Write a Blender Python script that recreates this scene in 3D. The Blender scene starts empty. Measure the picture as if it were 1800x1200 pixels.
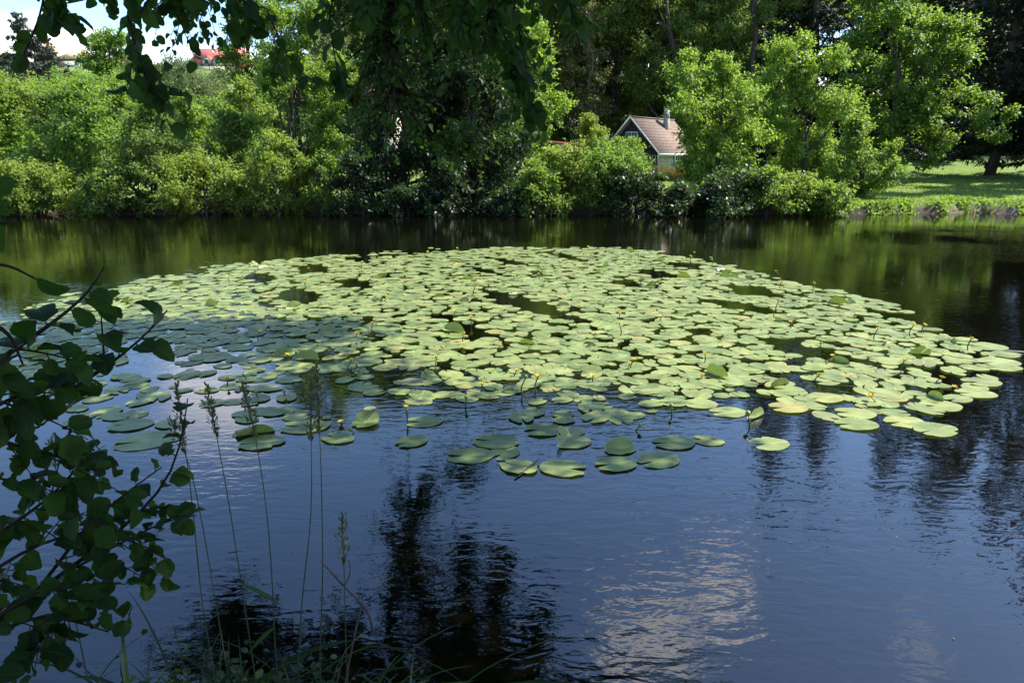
import bpy, math, random
import numpy as np
from mathutils import Vector
PI = math.pi
R = math.radians
random.seed(7)
rng = np.random.default_rng(11)
scene = bpy.context.scene
COL = scene.collection

# ------------------------------------------------------------------ camera
PITCH = R(15.0)
CAMZ = 2.0
FPX = 1200.0                    # focal length in photo pixels (24 mm on a 36 mm wide frame, 1800 px)
cam_d = bpy.data.cameras.new("camera")
cam_d.lens = 24.0
cam_d.sensor_width = 36.0
cam_d.sensor_fit = 'HORIZONTAL'
cam_d.clip_start = 0.05
cam_d.clip_end = 2000.0
cam = bpy.data.objects.new("camera", cam_d)
COL.objects.link(cam)
cam.location = (0, 0, CAMZ)
cam.rotation_euler = (PI / 2 - PITCH, 0, 0)
scene.camera = cam

# ------------------------------------------------------------------ light
SUN_EL = R(52.0)
SUN_XY = np.array([1.0, 0.26]); SUN_XY = SUN_XY / np.linalg.norm(SUN_XY)
SUN = np.array([SUN_XY[0] * math.cos(SUN_EL), SUN_XY[1] * math.cos(SUN_EL), math.sin(SUN_EL)])
sun_d = bpy.data.lights.new("sun", 'SUN')
sun_d.energy = 5.0
sun_d.angle = R(0.5)
sun_d.color = (1.0, 0.95, 0.86)
sun = bpy.data.objects.new("sun", sun_d)
COL.objects.link(sun)
sun.rotation_euler = Vector(SUN).to_track_quat('Z', 'Y').to_euler()

world = bpy.data.worlds.new("World")
scene.world = world
world.use_nodes = True
nt = world.node_tree
nt.nodes.clear()
N = nt.nodes.new
L_ = nt.links.new
sky = N('ShaderNodeTexSky')
sky.sky_type = 'NISHITA'
sky.sun_disc = False
sky.sun_elevation = SUN_EL
sky.sun_rotation = math.atan2(SUN_XY[0], SUN_XY[1])
sky.air_density = 1.0
sky.dust_density = 0.6
sky.ozone_density = 2.6
tc = N('ShaderNodeTexCoord')
sep = N('ShaderNodeSeparateXYZ'); L_(tc.outputs['Generated'], sep.inputs[0])
# stretched direction so that clouds are flatter near the horizon
mp = N('ShaderNodeMapping'); mp.inputs['Scale'].default_value = (1, 1, 2.4); L_(tc.outputs['Generated'], mp.inputs['Vector'])
nz = N('ShaderNodeTexNoise'); nz.inputs['Scale'].default_value = 3.2; nz.inputs['Detail'].default_value = 7; nz.inputs['Roughness'].default_value = 0.58
L_(mp.outputs[0], nz.inputs['Vector'])
def math_n(tree, op, a, b=None, clamp=False):
    n = tree.nodes.new('ShaderNodeMath'); n.operation = op; n.use_clamp = clamp
    for i, v in enumerate((a, b)):
        if v is None: continue
        if isinstance(v, (int, float)): n.inputs[i].default_value = v
        else: tree.links.new(v, n.inputs[i])
    return n.outputs[0]
def dir_blob(az, el, r0, r1):
    d = (math.sin(R(az)) * math.cos(R(el)), math.cos(R(az)) * math.cos(R(el)), math.sin(R(el)))
    vm = N('ShaderNodeVectorMath'); vm.operation = 'DISTANCE'
    L_(tc.outputs['Generated'], vm.inputs[0]); vm.inputs[1].default_value = d
    mr = N('ShaderNodeMapRange'); mr.interpolation_type = 'SMOOTHSTEP'
    mr.inputs[1].default_value = r0; mr.inputs[2].default_value = r1; mr.inputs[3].default_value = 1; mr.inputs[4].default_value = 0
    L_(vm.outputs['Value'], mr.inputs[0])
    return mr.outputs[0]
low = N('ShaderNodeMapRange'); low.interpolation_type = 'SMOOTHSTEP'
low.inputs[1].default_value = 0.10; low.inputs[2].default_value = 0.22; low.inputs[3].default_value = 0.30; low.inputs[4].default_value = -0.02
L_(sep.outputs['Z'], low.inputs[0])
bias = low.outputs[0]
for (az, el, r0, r1, w) in ((12.5, 38.5, .02, .10, .26), (17, 36.2, .02, .10, .22), (21.5, 33.5, .01, .09, .22), (36, 33, .01, .09, .24), (9, 39, .01, .08, .22),
                            (-25, 19.5, 0.03, 0.17, 0.30)):
    bias = math_n(nt, 'ADD', bias, math_n(nt, 'MULTIPLY', dir_blob(az, el, r0, r1), w))
cl = math_n(nt, 'ADD', nz.outputs['Fac'], bias)
cr = N('ShaderNodeMapRange'); cr.interpolation_type = 'SMOOTHSTEP'
cr.inputs[1].default_value = 0.66; cr.inputs[2].default_value = 0.86; cr.inputs[3].default_value = 0; cr.inputs[4].default_value = 0.95
L_(cl, cr.inputs[0])
mixc = N('ShaderNodeMix'); mixc.data_type = 'RGBA'
L_(cr.outputs[0], mixc.inputs['Factor'])
tn = N('ShaderNodeMix'); tn.data_type = 'RGBA'; tn.blend_type = 'MULTIPLY'; tn.inputs['Factor'].default_value = 1.0
tn.inputs['B'].default_value = (.87, .97, 1.08, 1); L_(sky.outputs[0], tn.inputs['A'])
L_(tn.outputs['Result'], mixc.inputs['A'])
mixc.inputs['B'].default_value = (7.6, 7.4, 7.6, 1)
bg = N('ShaderNodeBackground'); bg.inputs['Strength'].default_value = 0.135
L_(mixc.outputs['Result'], bg.inputs['Color'])
wo = N('ShaderNodeOutputWorld'); L_(bg.outputs[0], wo.inputs['Surface'])

scene.view_settings.view_transform = 'Standard'
scene.view_settings.look = 'None'
scene.view_settings.gamma = 1.0
scene.view_settings.use_curve_mapping = False
scene.view_settings.exposure = 1.4
scene.cycles.max_bounces = 8
scene.cycles.transparent_max_bounces = 4
scene.cycles.caustics_reflective = False
scene.cycles.caustics_refractive = False

# ------------------------------------------------------------------ helpers
CP, SP = math.cos(PITCH), math.sin(PITCH)
def ray(px, py):
    u = (px - 900.0) / FPX; v = (600.0 - py) / FPX
    return np.array([u, CP + v * SP, -SP + v * CP])
def W(px, py, Y):                       # point at world depth Y seen at that place of the photo
    d = ray(px, py)
    return np.array([0, 0, CAMZ]) + d * (Y / d[1])
def G(px, py, z=0.0):                   # point on the level plane z
    d = ray(px, py)
    return np.array([0, 0, CAMZ]) + d * ((z - CAMZ) / d[2])
def nrm(a):
    a = np.asarray(a, float)
    return a / np.maximum(np.linalg.norm(a, axis=-1, keepdims=True), 1e-9)
def sstep(a, b, x):
    t = np.clip((x - a) / (b - a), 0, 1)
    return t * t * (3 - 2 * t)

def make_mesh(name, verts, polys, mats=None, smooth=False, tint=None, uv=None, mat_idx=None):
    """polys: (F,k) array, or a list of such arrays."""
    me = bpy.data.meshes.new(name)
    verts = np.ascontiguousarray(verts, dtype=np.float32)
    if isinstance(polys, np.ndarray): polys = [polys]
    polys = [np.asarray(p, dtype=np.int32) for p in polys if len(p)]
    flat = np.concatenate([p.ravel() for p in polys])
    tot = np.concatenate([np.full(len(p), p.shape[1], dtype=np.int32) for p in polys])
    start = np.concatenate([[0], np.cumsum(tot)[:-1]]).astype(np.int32)
    me.vertices.add(len(verts)); me.vertices.foreach_set("co", verts.ravel())
    me.loops.add(len(flat)); me.loops.foreach_set("vertex_index", flat)
    me.polygons.add(len(tot)); me.polygons.foreach_set("loop_start", start)
    if smooth: me.polygons.foreach_set("use_smooth", np.ones(len(tot), dtype=bool))
    if mat_idx is not None: me.polygons.foreach_set("material_index", np.asarray(mat_idx, dtype=np.int32))
    if tint is not None:                                    # per face
        a = me.attributes.new("tint", 'FLOAT', 'FACE'); a.data.foreach_set("value", np.asarray(tint, dtype=np.float32))
    me.update(calc_edges=True)
    if uv is not None:                                      # per vertex
        l = me.uv_layers.new(name="UVMap")
        l.data.foreach_set("uv", np.asarray(uv, dtype=np.float32)[flat].ravel())
    for m in (mats if isinstance(mats, (list, tuple)) else [mats]):
        if m: me.materials.append(m)
    return me
def link(name, me, parent=None, loc=None):
    o = bpy.data.objects.new(name, me); COL.objects.link(o)
    if parent is not None: o.parent = parent
    if loc is not None: o.location = [float(c) for c in loc]
    return o
def tag(o, label, cat, group=None, kind=None):
    o['label'] = label
    if cat: o['category'] = cat
    if group: o['group'] = group
    if kind: o['kind'] = kind
    return o
def thing(name, loc, label, cat, group=None, rz=0.0):
    o = bpy.data.objects.new(name, None); COL.objects.link(o)
    o.location = [float(c) for c in loc]; o.rotation_euler = (0, 0, rz)
    o.empty_display_size = 0.2
    return tag(o, label, cat, group)
def copy_tree(o, parent=None):
    c = o.copy(); COL.objects.link(c)
    if parent is not None: c.parent = parent
    for ch in list(o.children): copy_tree(ch, c)
    return c

class MB:
    """collects shapes in one mesh"""
    def __init__(s): s.v = []; s.f = {}; s.n = 0; s.uv = []
    def add(s, v, f):
        v = np.asarray(v, float); f = np.asarray(f, int)
        s.f.setdefault(f.shape[1], []).append(f + s.n); s.v.append(v); s.n += len(v)
    def box(s, lo, hi, M=None):
        x0, y0, z0 = lo; x1, y1, z1 = hi
        v = np.array([[x0,y0,z0],[x1,y0,z0],[x1,y1,z0],[x0,y1,z0],[x0,y0,z1],[x1,y0,z1],[x1,y1,z1],[x0,y1,z1]], float)
        if M is not None: v = M(v)
        s.add(v, [[0,3,2,1],[4,5,6,7],[0,1,5,4],[1,2,6,5],[2,3,7,6],[3,0,4,7]])
    def prism(s, poly, ext, M=None):
        """poly: list of 3D points (planar), ext: extrusion vector"""
        p = np.asarray(poly, float); k = len(p); q = p + np.asarray(ext, float)
        v = np.vstack([p, q])
        if M is not None: v = M(v)
        n0 = s.n
        s.add(v, [[i, (i+1) % k, k + (i+1) % k, k + i] for i in range(k)])
        s.f.setdefault(k, []).append(np.array([list(range(k))[::-1], [k + i for i in range(k)]]) + n0)
    def tube(s, pts, rad, sides=6, cap=True):
        pts = np.asarray(pts, float); n = len(pts)
        rad = np.broadcast_to(np.asarray(rad, float), (n,))
        t = nrm(np.gradient(pts, axis=0))
        ref = np.array([0.0, 0, 1]) if abs(t[0][2]) < 0.9 else np.array([1.0, 0, 0])
        a = nrm(np.cross(t, ref)); b = np.cross(t, a)
        th = np.linspace(0, 2 * PI, sides, endpoint=False)
        ring = pts[:, None] + rad[:, None, None] * (np.cos(th)[None, :, None] * a[:, None] + np.sin(th)[None, :, None] * b[:, None])
        v = ring.reshape(-1, 3)
        i = np.arange(n - 1)[:, None] * sides; j = np.arange(sides)[None]; j2 = (j + 1) % sides
        f = np.stack([i + j, i + j2, i + sides + j2, i + sides + j], -1).reshape(-1, 4)
        n0 = s.n
        s.add(v, f)
        if cap:
            s.f.setdefault(sides, []).append(np.array([list(range(sides))[::-1], [(n - 1) * sides + k for k in range(sides)]]) + n0)
    def ball(s, c, r, seg=8, rings=6, sc=(1, 1, 1)):
        th = np.linspace(0, PI, rings + 1)[1:-1]; ph = np.linspace(0, 2 * PI, seg, endpoint=False)
        v = [[math.sin(t) * math.cos(p), math.sin(t) * math.sin(p), math.cos(t)] for t in th for p in ph] + [[0, 0, 1], [0, 0, -1]]
        v = np.array(v) * r * np.array(sc) + np.asarray(c)
        m = len(th); f = [[i * seg + j, (i + 1) * seg + j, (i + 1) * seg + (j + 1) % seg, i * seg + (j + 1) % seg] for i in range(m - 1) for j in range(seg)]
        n0 = s.n
        s.add(v, f)
        tri = [[m * seg, j, (j + 1) % seg] for j in range(seg)] + [[m * seg + 1, (m - 1) * seg + (j + 1) % seg, (m - 1) * seg + j] for j in range(seg)]
        s.f.setdefault(3, []).append(np.array(tri) + n0)
    def mesh(s, name, mat, smooth=False):
        return make_mesh(name, np.vstack(s.v), [np.vstack(x) for x in s.f.values()], mat, smooth)
    def build(s, name, mat, parent=None, smooth=False, loc=None):
        return link(name, s.mesh(name, mat, smooth), parent, loc)

# ------------------------------------------------------------------ materials
def new_mat(name):
    m = bpy.data.materials.new(name); m.use_nodes = True
    m.node_tree.nodes.clear(); return m, m.node_tree
def principled(name, col, rough=0.8, var=0.25, scale=6.0, bump=0.0, col2=None, spec=0.5, metal=0.0, stretch=(1, 1, 1)):
    m, t = new_mat(name); n = t.nodes.new; l = t.links.new
    out = n('ShaderNodeOutputMaterial'); b = n('ShaderNodeBsdfPrincipled'); l(b.outputs[0], out.inputs[0])
    b.inputs['Roughness'].default_value = rough; b.inputs['Specular IOR Level'].default_value = spec; b.inputs['Metallic'].default_value = metal
    c = n('ShaderNodeTexCoord'); mp = n('ShaderNodeMapping'); mp.inputs['Scale'].default_value = stretch; l(c.outputs['Object'], mp.inputs[0])
    nz = n('ShaderNodeTexNoise'); nz.inputs['Scale'].default_value = scale; nz.inputs['Detail'].default_value = 6; nz.inputs['Roughness'].default_value = 0.62
    l(mp.outputs[0], nz.inputs['Vector'])
    rp = n('ShaderNodeValToRGB'); rp.color_ramp.elements[0].position = 0.3; rp.color_ramp.elements[1].position = 0.7
    c2 = col2 or [min(1, x * (1 + var)) for x in col]
    c1 = [x * (1 - var) for x in col]
    rp.color_ramp.elements[0].color = (*c1, 1); rp.color_ramp.elements[1].color = (*c2, 1)
    l(nz.outputs['Fac'], rp.inputs[0]); l(rp.outputs[0], b.inputs['Base Color'])
    if bump:
        bp = n('ShaderNodeBump'); bp.inputs['Strength'].default_value = 0.8; bp.inputs['Distance'].default_value = bump
        l(nz.outputs['Fac'], bp.inputs['Height']); l(bp.outputs[0], b.inputs['Normal'])
    return m
def leaf_mat(name, dark, light, trans, tfac=0.35, rough=0.55, gloss=0.3, patch=0.0):
    """a leaf: diffuse + light through it + waxy sheen; 'tint' varies it leaf by leaf"""
    m, t = new_mat(name); n = t.nodes.new; l = t.links.new
    out = n('ShaderNodeOutputMaterial')
    at = n('ShaderNodeAttribute'); at.attribute_name = 'tint'
    rp = n('ShaderNodeValToRGB'); rp.color_ramp.elements[0].color = (*dark, 1); rp.color_ramp.elements[1].color = (*light, 1)
    l(at.outputs['Fac'], rp.inputs[0])
    b = n('ShaderNodeBsdfPrincipled'); b.inputs['Roughness'].default_value = rough; b.inputs['Specular IOR Level'].default_value = gloss
    l(rp.outputs[0], b.inputs['Base Color'])
    tr = n('ShaderNodeBsdfTranslucent')
    mx = n('ShaderNodeMix'); mx.data_type = 'RGBA'; mx.blend_type = 'MULTIPLY'; mx.inputs['Factor'].default_value = 0.5
    mx.inputs['A'].default_value = (*trans, 1)
    rp2 = n('ShaderNodeValToRGB'); rp2.color_ramp.elements[0].color = (.35, .45, .3, 1); rp2.color_ramp.elements[1].color = (1, 1, 1, 1)
    l(at.outputs['Fac'], rp2.inputs[0]); l(rp2.outputs[0], mx.inputs['B']); l(mx.outputs['Result'], tr.inputs['Color'])
    ms = n('ShaderNodeMixShader'); ms.inputs[0].default_value = tfac
    l(b.outputs[0], ms.inputs[1]); l(tr.outputs[0], ms.inputs[2]); l(ms.outputs[0], out.inputs[0])
    return m
M_bark = principled('bark', (0.055, 0.045, 0.035), 0.95, 0.4, 9, 0.02, stretch=(1, 1, .3))
M_bark_pale = principled('bark_pale', (0.16, 0.14, 0.11), 0.95, 0.5, 7, 0.02, stretch=(1, 1, .4))
LM = {
 'shrub':   leaf_mat('leaf_shrub',   (.042, .095, .020), (.145, .235, .048), (.34, .50, .05), .42),
 'yellow':  leaf_mat('leaf_yellow',  (.068, .120, .020), (.215, .278, .048), (.40, .52, .06), .42),
 'willow':  leaf_mat('leaf_willow',  (.060, .088, .032), (.150, .190, .075), (.22, .30, .08), .28),
 'alder':   leaf_mat('leaf_alder',   (.052, .100, .017), (.160, .235, .038), (.34, .50, .05), .42, .55, .3),
 'chestnut':leaf_mat('leaf_chestnut_shaded',(.006, .017, .006), (.028, .052, .014), (.12, .22, .03), .22, .5, .35),  # near-black greens: shade from neighbouring trees painted into the leaf colour
 'ash':     leaf_mat('leaf_ash',     (.062, .120, .018), (.205, .300, .046), (.38, .55, .05), .42, .52, .3),
 'maple':   leaf_mat('leaf_maple',   (.030, .070, .012), (.120, .195, .034), (.34, .52, .05), .40, .5, .35),
 'forest':  leaf_mat('leaf_forest',  (.040, .076, .016), (.155, .220, .044), (.26, .38, .05), .36),
 'olive':   leaf_mat('leaf_olive',   (.060, .075, .020), (.190, .190, .065), (.28, .28, .06), .26),
 'spruce':  leaf_mat('needle_spruce',(.008, .020, .009), (.028, .046, .020), (.02, .04, .01), .08, .6, .25),
 'bluespruce': leaf_mat('needle_blue', (.030, .048, .034), (.085, .110, .075), (.05, .07, .03), .10, .6, .3),
 'rust':    leaf_mat('needle_rust',  (.060, .050, .032), (.140, .095, .065), (.05, .05, .02), .10, .6, .3),
}

# ------------------------------------------------------------------ ground
def far_shore(x):
    return 25.6 + 0.35 * np.sin(x * .45) + .25 * np.sin(x * 1.13 + 1) - 1.0 * sstep(17.0, 21.5, x) + sstep(13, 16, x) * (.22 * np.sin(x * 2.6) + .14 * np.sin(x * 5.3 + 1))
def near_shore(x):
    return 1.25 + .12 * np.sin(x * 1.3) + .08 * np.sin(x * 3.1) + .5 * sstep(-1.2, -3.5, x) + .75 * np.exp(-((x + .8) / .55) ** 2)
def ground_z(x, y):
    x = np.asarray(x, float); y = np.asarray(y, float)
    fs, ns = far_shore(x), near_shore(x)
    e = np.minimum(np.minimum(y - ns, fs - y), 62 - np.abs(x))        # >0 inside the pond
    basin = -1.1 * sstep(0, 3.0, e) - .12 * sstep(-.02, .15, e)
    left = sstep(12, -18, x)
    land = .42 * sstep(0.0, -.55, e) + .02 * np.clip(y - 26, 0, 60)
    land = land + sstep(42, 112, y) * (13.5 * left + 5 * (1 - left)) + .25 * np.sin(x * .21) * sstep(30, 60, y)
    land = land + .05 * np.sin(x * 1.7 + y) * sstep(-.3, -1.2, e)
    return np.where(e > 0, basin, land - .12 * sstep(-.02, .15, e))
def graded(parts):
    return np.unique(np.concatenate([np.arange(a, b, s) for a, b, s in parts]))
gx = graded([(-600, -70, 30), (-70, -34, 3), (-34, 34, .5), (34, 70, 3), (70, 601, 30)])
gy = graded([(-60, -4, 6), (-4, 3.4, .12), (3.4, 23.8, .8), (23.8, 28, .12), (28, 64, .8), (64, 124, 3), (124, 700, 30)])
XX, YY = np.meshgrid(gx, gy)
ZZ = ground_z(XX, YY)
gv = np.stack([XX, YY, ZZ], -1).reshape(-1, 3)
nx_, ny_ = len(gx), len(gy)
ii = (np.arange(ny_ - 1)[:, None] * nx_ + np.arange(nx_ - 1)[None]).ravel()
gf = np.stack([ii, ii + 1, ii + nx_ + 1, ii + nx_], -1)
mg, t = new_mat('ground_grass'); n = t.nodes.new; l = t.links.new
out = n('ShaderNodeOutputMaterial'); b = n('ShaderNodeBsdfPrincipled'); l(b.outputs[0], out.inputs[0]); b.inputs['Roughness'].default_value = .9; b.inputs['Specular IOR Level'].default_value = .2
c = n('ShaderNodeTexCoord')
n1 = n('ShaderNodeTexNoise'); n1.inputs['Scale'].default_value = .35; n1.inputs['Detail'].default_value = 5; l(c.outputs['Object'], n1.inputs['Vector'])
n2 = n('ShaderNodeTexNoise'); n2.inputs['Scale'].default_value = 7; n2.inputs['Detail'].default_value = 8; n2.inputs['Roughness'].default_value = .75; l(c.outputs['Object'], n2.inputs['Vector'])
r1 = n('ShaderNodeValToRGB'); r1.color_ramp.elements[0].position = .35; r1.color_ramp.elements[1].position = .68
r1.color_ramp.elements[0].color = (.060, .115, .022, 1); r1.color_ramp.elements[1].color = (.170, .235, .045, 1)
mm = math_n(t, 'ADD', math_n(t, 'MULTIPLY', n1.outputs['Fac'], .5), math_n(t, 'MULTIPLY', n2.outputs['Fac'], .5)); l(mm, r1.inputs[0])
sp = n('ShaderNodeSeparateXYZ'); l(c.outputs['Object'], sp.inputs[0])
# bare earth along the water's edge
mr = n('ShaderNodeMapRange'); mr.inputs[1].default_value = .16; mr.inputs[2].default_value = .34; l(math_n(t, 'ADD', sp.outputs['Z'], math_n(t, 'MULTIPLY', math_n(t, 'SUBTRACT', n2.outputs['Fac'], .5), .35)), mr.inputs[0])
r2 = n('ShaderNodeValToRGB'); r2.color_ramp.elements[0].color = (.022, .016, .010, 1); r2.color_ramp.elements[1].color = (.07, .052, .035, 1); l(n2.outputs['Fac'], r2.inputs[0])
mx = n('ShaderNodeMix'); mx.data_type = 'RGBA'; sand = n('ShaderNodeMapRange'); sand.inputs[1].default_value = 15.5; sand.inputs[2].default_value = 17; l(sp.outputs['X'], sand.inputs[0])
ms2 = n('ShaderNodeMix'); ms2.data_type = 'RGBA'; l(sand.outputs[0], ms2.inputs['Factor']); l(r2.outputs[0], ms2.inputs['A']); ms2.inputs['B'].default_value = (.115, .088, .062, 1)
l(mr.outputs[0], mx.inputs['Factor']); l(ms2.outputs['Result'], mx.inputs['A']); l(r1.outputs[0], mx.inputs['B'])
l(mx.outputs['Result'], b.inputs['Base Color'])
bp = n('ShaderNodeBump'); bp.inputs['Distance'].default_value = .06; bp.inputs['Strength'].default_value = 1; l(n2.outputs['Fac'], bp.inputs['Height']); l(bp.outputs[0], b.inputs['Normal'])
g = link('ground', make_mesh('ground', gv, gf, mg, True)); g['kind'] = 'structure'; g['label'] = 'grassy banks, lawn and hillside round the pond'

# ------------------------------------------------------------------ water
mw, t = new_mat('pond_water'); n = t.nodes.new; l = t.links.new
out = n('ShaderNodeOutputMaterial'); b = n('ShaderNodeBsdfPrincipled'); l(b.outputs[0], out.inputs[0])
b.inputs['Base Color'].default_value = (.0020, .0019, .0008, 1); b.inputs['Roughness'].default_value = .025; b.inputs['IOR'].default_value = 1.72
c = n('ShaderNodeTexCoord')
def wave_noise(scale, sx, sy, rot, det=2.0, rough=.5, dist=0.0):
    mp = n('ShaderNodeMapping'); mp.inputs['Scale'].default_value = (sx, sy, 1); mp.inputs['Rotation'].default_value = (0, 0, R(rot)); l(c.outputs['Object'], mp.inputs[0])
    z = n('ShaderNodeTexNoise'); z.inputs['Scale'].default_value = scale; z.inputs['Detail'].default_value = det; z.inputs['Roughness'].default_value = rough; z.inputs['Distortion'].default_value = dist
    l(mp.outputs[0], z.inputs['Vector']); return z.outputs['Fac']
fine = wave_noise(27, .55, 1.0, 20, 2, .5, .4)
mid = wave_noise(12, .42, 1.0, -14, 2, .45, .7)
big = wave_noise(.30, 1, 1, 0, 2)
patch = n('ShaderNodeMapRange'); patch.interpolation_type = 'SMOOTHSTEP'; patch.inputs[1].default_value = .40; patch.inputs[2].default_value = .62; patch.inputs[3].default_value = .25; patch.inputs[4].default_value = 1.0
l(big, patch.inputs[0])
hgt = math_n(t, 'ADD', math_n(t, 'MULTIPLY', fine, .30), math_n(t, 'MULTIPLY', mid, 1.0))
hgt = math_n(t, 'MULTIPLY', hgt, patch.outputs[0])
bp = n('ShaderNodeBump'); bp.inputs['Strength'].default_value = 1.0; bp.inputs['Distance'].default_value = .0046; l(hgt, bp.inputs['Height']); l(bp.outputs[0], b.inputs['Normal'])
wx = np.linspace(-64, 64, 33); wy = np.linspace(.4, 27.5, 9)
X2, Y2 = np.meshgrid(wx, wy); k = len(wx)
i2 = (np.arange(len(wy) - 1)[:, None] * k + np.arange(k - 1)[None]).ravel()
wobj = link('water', make_mesh('water', np.stack([X2, Y2, 0 * X2], -1).reshape(-1, 3), np.stack([i2, i2 + 1, i2 + k + 1, i2 + k], -1), mw))
wobj['kind'] = 'structure'; wobj['label'] = 'dark still pond water with faint ripples'

# ------------------------------------------------------------------ foliage
def rand_dir(n, zb=0.0):
    d = rng.normal(size=(n, 3)); d[:, 2] += zb
    return nrm(d)
def leaf_quads(pos, d, nn, Ln, wr, fold=.12):
    d = nrm(d); s = nrm(np.cross(d, nn)); nn = np.cross(s, d)
    Ln = Ln[:, None]; w = Ln * wr
    v = np.stack([pos, pos + .45 * Ln * d + .5 * w * s + fold * w * nn, pos + Ln * d - .10 * Ln * np.array([0, 0, 1.0]), pos + .45 * Ln * d - .5 * w * s + fold * w * nn], 1)
    return v.reshape(-1, 3)
def quads(nq): return np.arange(nq * 4).reshape(-1, 4)
def sprays_to_leaves(c, o, kleaf, length, spread, Ln, wr, up=1.0, droop=.25):
    n = len(c); N_ = n * kleaf
    C = np.repeat(c, kleaf, 0); O = np.repeat(o, kleaf, 0)
    tt = rng.random((N_, 1)) * 1.2 - .4
    pos = C + O * length * tt + rng.normal(size=(N_, 3)) * spread * np.array([1, 1, .55])
    d = nrm(O * .6 + rng.normal(size=(N_, 3)) * .7 + np.array([0, 0, -droop]))
    nn = nrm(np.array([0, 0, up]) + O * .35 + rng.normal(size=(N_, 3)) * .55)
    ln = Ln * (.65 + .7 * rng.random(N_))
    v = leaf_quads(pos, d, nn, ln, wr)
    tint = np.clip(np.repeat(rng.random(n), kleaf) * .6 + rng.random(N_) * .5 - .05, 0, 1)
    return v, tint
def limb(mb, a, b_, r0, r1, bend=.12, n=6, sides=5):
    a = np.asarray(a, float); b_ = np.asarray(b_, float); Ld = np.linalg.norm(b_ - a)
    tt = np.linspace(0, 1, n)[:, None]
    off = rng.normal(size=(1, 3)) * Ld * bend * np.array([1, 1, .4])
    p = a + (b_ - a) * tt + off * np.sin(tt * PI) + rng.normal(size=(n, 3)) * Ld * .012 * (tt > 0)
    mb.tube(p, r0 + (r1 - r0) * tt[:, 0], sides)
    return p
def profile(shape, u):
    if shape == 'round': return np.sqrt(np.clip(1 - (2 * u - 1) ** 2, 0, 1)) ** .8 * .97 + .03
    if shape == 'ovoid': return np.clip(np.sin(PI * np.clip(u, 0, 1) ** .72), 0, 1) ** .8 * .95 + .05
    if shape == 'dome':  return np.sqrt(np.clip(1 - u ** 2.2, 0, 1)) * .95 + .05
    if shape == 'tall':  return np.clip(np.sin(PI * (u * .86 + .12)), 0, 1) ** .6
    return np.ones_like(u)
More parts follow.
